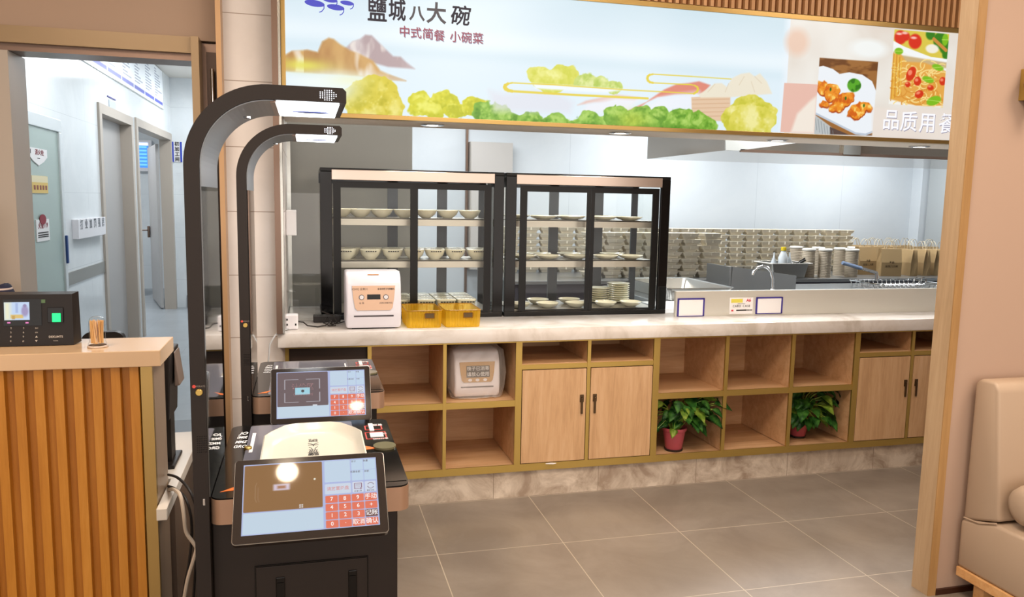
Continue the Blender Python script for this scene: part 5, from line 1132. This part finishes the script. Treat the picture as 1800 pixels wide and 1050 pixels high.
# ---------------------------------------------------------------- sofa
M_sofa = mat('beige_leatherette', 'b09b86', .42); M_sofaw = wood('sofa_oak', 'c08a52', 'd1a06a', 'ddb27e', 'x', .4)
xs_ = at(1700, 997, Y=2.5).x; t = thing('sofa', 'beige leatherette sofa on a wooden frame against the pink beige wall', 'sofa', (xs_+.9, 2.2, 0))
tf = at(1762, 664, X=xs_); tf.y = 2.44; tb = at(1737, 664, Y=2.54); sf = at(1765, 917, X=xs_); sf.y = 2.385; bz = at(1700, 997, Y=2.53).z; sb = at(1713, 905, Y=2.53)
ztop = tb.z
prof = [(2.555, sb.z-.03), (2.555, ztop-.02), (2.53, ztop), (tf.y+.02, ztop), (tf.y, ztop-.03), (sf.y, sf.z-.02)]
mb = MB(); mb.prism(prof, xs_+.012, xs_+1.9, 'x', b=.012); mb.done('backrest', M_sofa, t, True, ang=50)
mb = MB(); mb.prism([(2.555, bz+.0), (2.555, sb.z-.025), (sf.y, sf.z-.03), (1.86, sf.z-.02), (1.84, sf.z-.05), (1.84, bz)], xs_, xs_+1.9, 'x', b=.014); mb.done('seat', M_sofa, t, True, ang=50)
mb = MB(); mb.tube([(xs_+.002, 2.54, sb.z-.012), (xs_+.0, (2.54+sf.y)/2, (sb.z+sf.z)/2-.03), (xs_+.002, sf.y, sf.z-.024)], .0035, 6); mb.done('piping', M_sofa, t, True)
B('frame', M_sofaw, t, xs_-.004, xs_+1.9, 1.86, 2.55, bz-.04, bz, b=.003)
for x in (xs_+.03, xs_+1.8):
    for y in (1.92, 2.44): B('leg', M_sofaw, t, x, x+.05, y, y+.05, 0, bz-.04, b=.003)
q = at(1795, 885, X=xs_+.10); zc = sf.z-.012+.085
mb = MB(); mb.T = Matrix.Translation((xs_+.115, sf.y-.085, zc)) @ Matrix.Rotation(PI/2, 4, 'Y') @ Matrix.Rotation(0, 4, 'Z')
mb.lathe([(.001, -.10), (.045, -.098), (.072, -.082), (.082, -.05), (.084, .0), (.084, .30), (.072, .37), (.001, .385)], (0, 0, 0), 28); o = mb.done('bolster_cushion', M_sofa, None, True, ang=60)
one(o, 'round beige bolster cushion lying on the sofa seat', 'cushion')
# ---------------------------------------------------------------- kitchen
M_tab = mat('table_steel', 'a9abac', .3, .85); M_tabd = mat('dark_table_apron', '5d5a60', .35, .6)  # the second steel is the table's own dark apron
t = thing('steel_table', 'long stainless steel table against the back wall, carrying the takeaway boxes and bags', 'table', (5.4, 8.3, 0))
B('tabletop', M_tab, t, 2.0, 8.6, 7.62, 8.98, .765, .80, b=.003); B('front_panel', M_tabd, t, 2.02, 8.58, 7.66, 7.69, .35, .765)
for x in (2.1, 4.2, 6.3, 8.5):
    for y in (7.72, 8.9): MB().tube([(x, y, 0), (x, y, .765)], .025, 10).done('leg', M_tab, t, True)
t = thing('steel_workbench', 'stainless steel workbench in the middle of the kitchen behind the guard', 'table', (4.5, 6.0, 0))
B('tabletop', M_tab, t, 2.6, 7.6, 5.45, 6.7, .82, .85, b=.003); B('apron', M_tab, t, 2.62, 7.58, 5.5, 6.65, .68, .82)
for x in (2.7, 5.1, 7.5):
    for y in (5.55, 6.6): MB().tube([(x, y, 0), (x, y, .7)], .025, 10).done('leg', M_tab, t, True)
B('undershelf', M_tab, t, 2.66, 7.54, 5.55, 6.6, .25, .27)
# takeaway boxes
M_box = mat('bagasse', 'e0d6c2', .75)
def tbox(w):
    mb = MB(); R = []
    for s_, z in ((.33, 0), (.37, .026), (.37, .030), (.43, .031), (.49, .062), (.50, .063), (.50, .0685), (.46, .0685), (.36, .05)): R.append([(x, y, z) for x, y in rrect(-w*s_, w*s_, -w*s_*.8, w*s_*.8, w*.08*s_*2, 3)])
    mb.loft(R); mb.box(-w*.045, w*.02, -w*.405, -w*.36, .034, .063); return mb.done('takeaway_box', M_box, None)
src = tbox(.214); src['category'] = 'takeaway box'; first = True
r = np.random.RandomState(12)
def putbox(x, y, z, rz, label, group, st):
    global first
    if first: o = src; first = False
    else: o = src.copy(); COL.objects.link(o)
    o.location = (x, y, z); o.rotation_euler = (0, 0, rz); o['label'] = label; o['group'] = group; o['category'] = 'takeaway box'; o['stack'] = st
for c in range(7):
    x = at(1243, 450, Y=7.9).x-.222*c; n = 7
    for k in range(n): putbox(x+(.012 if k % 2 else -.012)+.006*k*(c == 0)+r.uniform(-.008, .008), 7.93+r.uniform(-.01, .01), .801+.0695*k, r.uniform(-.04, .04), '', 'takeaway boxes in the nearer stacks', c)
    if c == 0: n = 7
for c in range(21):
    x = at(1480.5, 430, Y=8.62).x-.2155*c-(.02 if c > 1 else 0)
    for k in range(7): putbox(x+r.uniform(-.007, .007), 8.62, .801+.074*k, 0, '', 'takeaway boxes in the farther row', c)
# stacks of paper bowls
M_kraft = mat('kraft_pulp', 'c7b9a4', .7); M_rimw = mat('rim_white', 'e6e2da', .5)
def bowl_stack(x, y, h, first_=None):
    t = thing('bowl_stack', 'stack of upturned kraft paper bowls', 'bowl stack', (x, y, .80), 'stacks of paper bowls beside the bags')
    prof = []; n = 16
    for k in range(n): prof += [(.072, h*.92*k/n), (.068, h*.92*(k+.55)/n)]
    mb = MB(); mb.lathe([(.07, 0)]+prof+[(.07, h*.92)], (x, y, .80), 20); mb.done('bowls', M_kraft, t, True, ang=20)
    MB().lathe([(.073, h*.92), (.077, h*.94), (.075, h*.985), (.068, h), (.001, h)], (x, y, .80), 24).done('rounded_top', M_rimw, t, True, ang=60); return t
spots = [(1398, 8.3), (1421, 7.85), (1450, 7.8), (1476, 8.02), (1497, 7.8), (1499, 8.22), (1437, 8.15)]
s0 = None
for px, yy in spots:
    x = at(px, 460, Y=yy).x
    if s0 is None: s0 = bowl_stack(x, yy, .325)
    else: dup(s0, (x, yy, .80))
# paper bags
M_bag = mat('kraft_paper', 'b3966b', .7); M_bag2 = mat('kraft_cord', 'cbbfa6', .7)
def bag(x, y, rz, w, d, h, label, group, logo=True):
    t = thing('paper_bag', label, 'paper bag', (x, y, .801), group); z = .801
    mb = MB(); mb.loft([[(x-w/2, y-d/2, z), (x+w/2, y-d/2, z), (x+w/2, y, z), (x+w/2, y+d/2, z), (x-w/2, y+d/2, z), (x-w/2, y, z)],
        [(x-w/2, y-d/2, z+h*.5), (x+w/2, y-d/2, z+h*.5), (x+w/2-.012, y, z+h*.5), (x+w/2, y+d/2, z+h*.5), (x-w/2, y+d/2, z+h*.5), (x-w/2+.012, y, z+h*.5)],
        [(x-w/2, y-d/2*.5, z+h), (x+w/2, y-d/2*.5, z+h), (x+w/2-.03, y, z+h), (x+w/2, y+d/2*.5, z+h), (x-w/2, y+d/2*.5, z+h), (x-w/2+.03, y, z+h)]]); mb.done('body', M_bag, t)
    for s in (-1, 1):
        mb = MB(); mb.tube([(x+.06*math.cos(a)*(1 if True else 0), y+s*d*.22, z+h-.03+.125*max(0, math.sin(a))) for a in np.linspace(0, PI, 13)], .0035, 6); mb.done('handle', M_bag2, t, True)
    if logo:
        MM = planeM((x, y-d/2*.78-.002, z+h*.42), (1, 0, 0), (0, d*.25, h*.5)); o = text([('⚘❀', 0, .035, .04), ('盐城八大碗', 0, -.012, .03)], 'lettering', mat('brown_ink', '4a3a28', .7), t, planeM((x, y-d/2-.0015, z+h*.4)), .0003)
    t.rotation_euler = (0, 0, rz); return t
A = at(1531, 470, Y=8.0); bag(A.x, 8.12, .05, .25, .13, .33, 'kraft paper bag with printed lettering, half hidden behind the foremost bag', None)
Bx = at(1562, 470, Y=7.9); bag(Bx.x+.02, 7.92, -.25, .24, .13, .32, 'kraft paper bag with printed lettering standing foremost at the table edge', None)
LB = 'plain kraft paper bag seen from its narrow side to the right of the logo bags'; G = 'kraft paper bags seen side on'
b0 = bag(at(1598, 470, Y=7.95).x, 7.98, PI/2-.12, .26, .09, .31, LB, G, False)
for k, px in enumerate((1617, 1636, 1655)): dup(b0, (at(px, 470, Y=8.0).x, 8.0+.01*k, .801), PI/2-.12+.03*k)
LB = 'kraft paper bag in the back row with cord handles'; G = 'kraft paper bags in the back row'
b0 = bag(at(1503, 440, Y=8.6).x, 8.62, .05, .24, .1, .315, LB, G, False)
for k in range(1, 9): dup(b0, (at(1503, 440, Y=8.6).x+.127*k, 8.62+(.15 if k % 2 else -.13), .801), .05+.12*((k*37) % 5-2))
# basin with bottles
t = thing('steel_basin', 'grey steel basin with a white rim holding bottles, between the boxes and bowl stacks', 'basin', (at(1375, 480, Y=7.85).x, 7.85, .80)); bx = t.location.x; w = .235
mb = MB(); mb.loft([[(bx+x, 7.85+y, .80+z) for x, y in rrect(-w*s, w*s, -w*s*.7, w*s*.7, .03, 4)] for s, z in ((.86, 0), (1, .16), (.97, .16), (.82, .01))]); mb.done('body', M_steel2, t, True, ang=50)
mb = MB(); mb.loft([[(bx+x, 7.85+y, .96+z) for x, y in rrect(-w*s, w*s, -w*s*.72, w*s*.72, .03, 4)] for s, z in ((1.0, 0), (1.14, .002), (1.14, .01), (.98, .01))], cap=False); mb.done('rim', M_rimw, t)
t = thing('squeeze_bottle', 'clear bottle with a yellow cap in the steel basin', 'bottle', (bx+.0, 7.85, .82)); MB().lathe([(.05, 0), (.055, .12), (.055, .2), (.03, .26), (.022, .28)], (bx, 7.85, .82), 16).done('body', mat('milky_plastic', 'dde4e8', .3), t, True); MB().lathe([(.03, .28), (.03, .31), (.026, .32)], (bx, 7.85, .82), 16).done('cap', mat('yellow_cap', 'e0c420', .4), t, True)
for dx_, lb in ((-.11, 'white squeeze bottle at the left in the steel basin'), (.09, 'white squeeze bottle right of the yellow capped one in the steel basin')):
    t = thing('squeeze_bottle', lb, 'bottle', (bx+dx_, 7.86, .82)); MB().lathe([(.035, 0), (.035, .14), (.012, .2), (.006, .26)], (bx+dx_, 7.86, .82), 14).done('body', mat('milky_plastic'), t, True)
one(MB().tube([(bx+.10, 7.78, .86), (bx+.16, 7.76, .97), (bx+.22, 7.75, 1.0)], .014, 8).tube([(bx+.13, 7.8, .95), (bx+.24, 7.79, 1.02)], .008, 8).done('tongs', M_blkm, None, True), 'black handled tongs leaning out of the steel basin', 'tongs')
# steel things on the workbench
p0 = at(1176, 488, Z=.95); t = thing('steel_pan', 'shallow stainless steel pan with a rolled rim just behind the steel guard', 'pan', (3.0, 5.95, .85))
def pr(s, z): return [(2.98+x*1, 5.96+y, z) for x, y in rrect(-.27-s, .27+s, -.40-s, .40+s, .04, 4)]
mb = MB(); mb.loft([pr(-.03, .852), pr(0, .93), pr(.02, .95), pr(.02, .954), pr(-.006, .95), pr(-.035, .862)]); o = mb.done('pan', M_steel, t, True, ang=45)
t = thing('sink_panel', 'upright grey steel splash panel with a sloping top edge behind the tap', 'panel', (3.8, 6.1, .85))
pts = [at(1284, 512, Y=6.1), at(1288, 469, Y=6.1), at(1400, 485, Y=6.1), at(1398, 512, Y=6.1)]
mb = MB(); mb.prism([(p.x, max(p.z, .852)) for p in pts], 6.1, 6.13, 'y'); mb.box(pts[0].x-.02, pts[0].x, 6.1, 6.5, .852, 1.07); mb.done('panel', mat('panel_grey_steel', '8e8f8f', .3, .7), t)
t = thing('tap', 'chrome swan-neck tap in front of the grey splash panel', 'tap', (at(1358, 500, Y=5.9).x, 5.9, .85))
P_ = [at(px, py, Y=5.9) for px, py in ((1358, 512), (1358, 490), (1355, 478), (1348, 470), (1340, 468), (1331, 471), (1325, 478), (1323, 484))]; P_[0].z = .85
MB().tube([P_[0], P_[1]]+P_[2:], .014, 12).done('spout', M_chrome, t, True); MB().lathe([(.03, 0), (.03, .03), (.02, .05)], (P_[0].x, 5.9, .85), 16).done('base', M_chrome, t, True)
t = thing('fry_basket', 'flat wire basket lying near the right end of the workbench', 'basket', (at(1578, 500, Y=6.2).x, 6.2, .85)); bx0, bx1 = at(1522, 497, Y=6.2).x, at(1634, 502, Y=6.2).x
mb = MB(); z = at(1522, 497, Y=6.2).z
mb.tube([(x, y, z) for x, y in rrect(bx0, bx1, 6.0, 6.45, .04, 3)], .006, 6, close=True)
for k in range(14): x = bx0+.03+(bx1-bx0-.06)*k/13; mb.tube([(x, 6.0, z), (x, 6.02, .856), (x, 6.43, .856), (x, 6.45, z)], .003, 4)
for k in range(6): y = 6.03+.075*k; mb.tube([(bx0, y, z), (bx0+.02, y, .858), (bx1-.02, y, .858), (bx1, y, z)], .003, 4)
mb.done('wire_mesh', M_chrome, t, True)
mb = MB(); e0 = at(1541, 495, Y=6.15); e1 = at(1541, 480, Y=6.15); e2 = at(1481, 462, Y=6.15)
d = (e2-e1).normalized(); mb.tube([e0, e1], .014, 8); mb.tube([e1, e1+(e2-e1)*.5], .014, 8); mb.done('handle_bracket', M_chrome, t, True); MB().tube([e1+(e2-e1)*.45, e2], .017, 8).done('handle', mat('blue_grey_grip', '8295b4', .35), t, True)
for px in (1611, 1623): q = at(px, 498, Y=6.2); MB().tube([(q.x+.03*math.cos(a), 6.2, q.z+.02+.03*math.sin(a)) for a in np.linspace(0, 2*PI, 13)[:-1]], .006, 6, close=True).done('hook_ring', M_chrome, t, True)
# exhaust hood, tall cabinet, grey panels on the back wall
t = thing('exhaust_hood', 'wide stainless steel exhaust hood hanging in the kitchen under the sign', 'hood', (6, 7, 2.05)); zb0 = at(1275, 264, Y=6).z
B('canopy', mat('hood_steel', 'a89f95', .16, 1), t, at(1278, 264, Y=6).x, 8.7, 6.0, 7.6, zb0, zb0+.5); 
mb = MB(); mb.prism([(at(px, py, Y=5.99).x, at(px, py, Y=5.99).z) for px, py in ((1275, 240), (1275, 264), (1297, 265), (1420, 249), (1424, 240))], 5.985, 5.998, 'y'); mb.done('pale_side_panel', mat('pale_panel', 'b9bab6', .4), t)
B('bright_joint', M_steel, t, at(1480, 268, Y=5.99).x, at(1510, 268, Y=5.99).x, 5.97, 6.0, zb0, zb0+.16); B('lower_lip', M_pole, t, at(1300, 265, Y=6).x, 8.7, 5.985, 6.0, zb0-.012, zb0+.012)
x0 = 7.95; t = thing('tall_cabinet', 'tall grey cabinet at the right end of the kitchen beside the wooden column', 'cabinet', (x0+.4, 8.5, 0)); B('body', mat('grey_cabinet', 'a9aeb0', .4), t, x0, 8.74, 8.28, 8.8, .801, at(1642, 290, Y=8.3).z); B('door_edge', M_steel2, t, x0+.0, x0+.02, 8.27, 8.28, .81, 2.1)
xa, xb = at(827, 300, Y=8.9).x, at(899, 300, Y=8.9).x; t = thing('wall_cabinet', 'grey cabinet against the back wall, above the gap between the display cases', 'cabinet', ((xa+xb)/2, 8.9, 0)); B('body', mat('grey_beige_cabinet', 'b4b0ac', .5), t, xa, xb, 8.85, 8.99, .81, at(860, 250, Y=8.85).z); B('edge_strip', M_steel2, t, xa-.012, xa, 8.85, 8.99, .81, at(860, 250, Y=8.85).z)
# ---------------------------------------------------------------- every repeat gets the words that single it out
ORD = 'first second third fourth fifth sixth seventh eighth ninth tenth eleventh twelfth thirteenth fourteenth fifteenth sixteenth seventeenth eighteenth nineteenth twentieth twenty-first'.split()
def members(g): return [o for o in COL.objects if o.parent is None and o.get('group') == g]
def rows(g, desc, place, ynames, tol=.06):
    ob = sorted(members(g), key=lambda o: o.location.y); R = []
    for o in ob:
        if R and abs(o.location.y-R[-1][-1].location.y) < tol: R[-1].append(o)
        else: R.append([o])
    for r_, nm in zip(R, ynames if len(R) > 1 else ['']):
        for k, o in enumerate(sorted(r_, key=lambda o: o.location.x)):
            w = 'leftmost' if k == 0 else ('rightmost' if k == len(r_)-1 else ORD[k]+' from left')
            o['label'] = '%s, %s%s, %s' % (desc, w, (' in the '+nm+' row') if nm else '', place)
def stack(g, desc, place):
    ob = sorted(members(g), key=lambda o: -o.location.z)
    for k, o in enumerate(ob): o['label'] = '%s, %s %s' % (desc, 'topmost' if k == 0 else ('lowest' if k == len(ob)-1 else ORD[k]+' from top'), place)
rows('cream bowls on the top shelf of the left display case', 'shallow cream bowl', 'top shelf of left display case', ['front', 'back'])
rows('lidded cream bowls on the middle shelf of the left display case', 'cream bowl', 'left case middle shelf', ['front', 'back'])
rows('square cream tubs on the floor of the left display case', 'square cream tub', 'left case floor', ['front', 'middle', 'back'])
rows('shallow plates on the top shelf of the right display case', 'shallow plate', 'right case top shelf', ['front', 'middle', 'back'])
rows('shallow plates on the middle shelf of the right display case', 'shallow plate', 'right case middle shelf', ['front', 'back'])
rows('shallow plates on the floor of the right display case', 'shallow plate', 'right case floor', ['front', 'back'])
stack('plates in the taller stack on the floor of the right display case', 'cream plate', 'in the taller plate stack, right display case')
stack('plates in the lower stack on the floor of the right display case', 'cream plate', 'in the lower plate stack, right display case')
rows('stacks of paper bowls beside the bags', 'upturned kraft bowl stack', 'beside the bags', ['front', 'back'], .15)
rows('kraft paper bags seen side on', 'plain kraft paper bag seen side on', 'at the table edge', [''], 1)
rows('kraft paper bags in the back row', 'upright kraft paper bag', 'against the kitchen wall', ['nearer', 'farther'], .15)
for g, place in (('takeaway boxes in the nearer stacks', 'nearer block'), ('takeaway boxes in the farther row', 'back row')):
    st = {}
    for o in members(g): st.setdefault(o['stack'], []).append(o)
    for c, ob in st.items():
        for k, o in enumerate(sorted(ob, key=lambda o: -o.location.z)):
            o['label'] = 'pulp takeaway box, %s, %s, %s' % ('topmost' if k == 0 else ('lowest' if k == len(ob)-1 else ORD[k]+' from top'), 'rightmost stack' if c == 0 else ORD[c]+' stack from the right', place)
for o in COL.objects:
    if 'stack' in o: del o['stack']
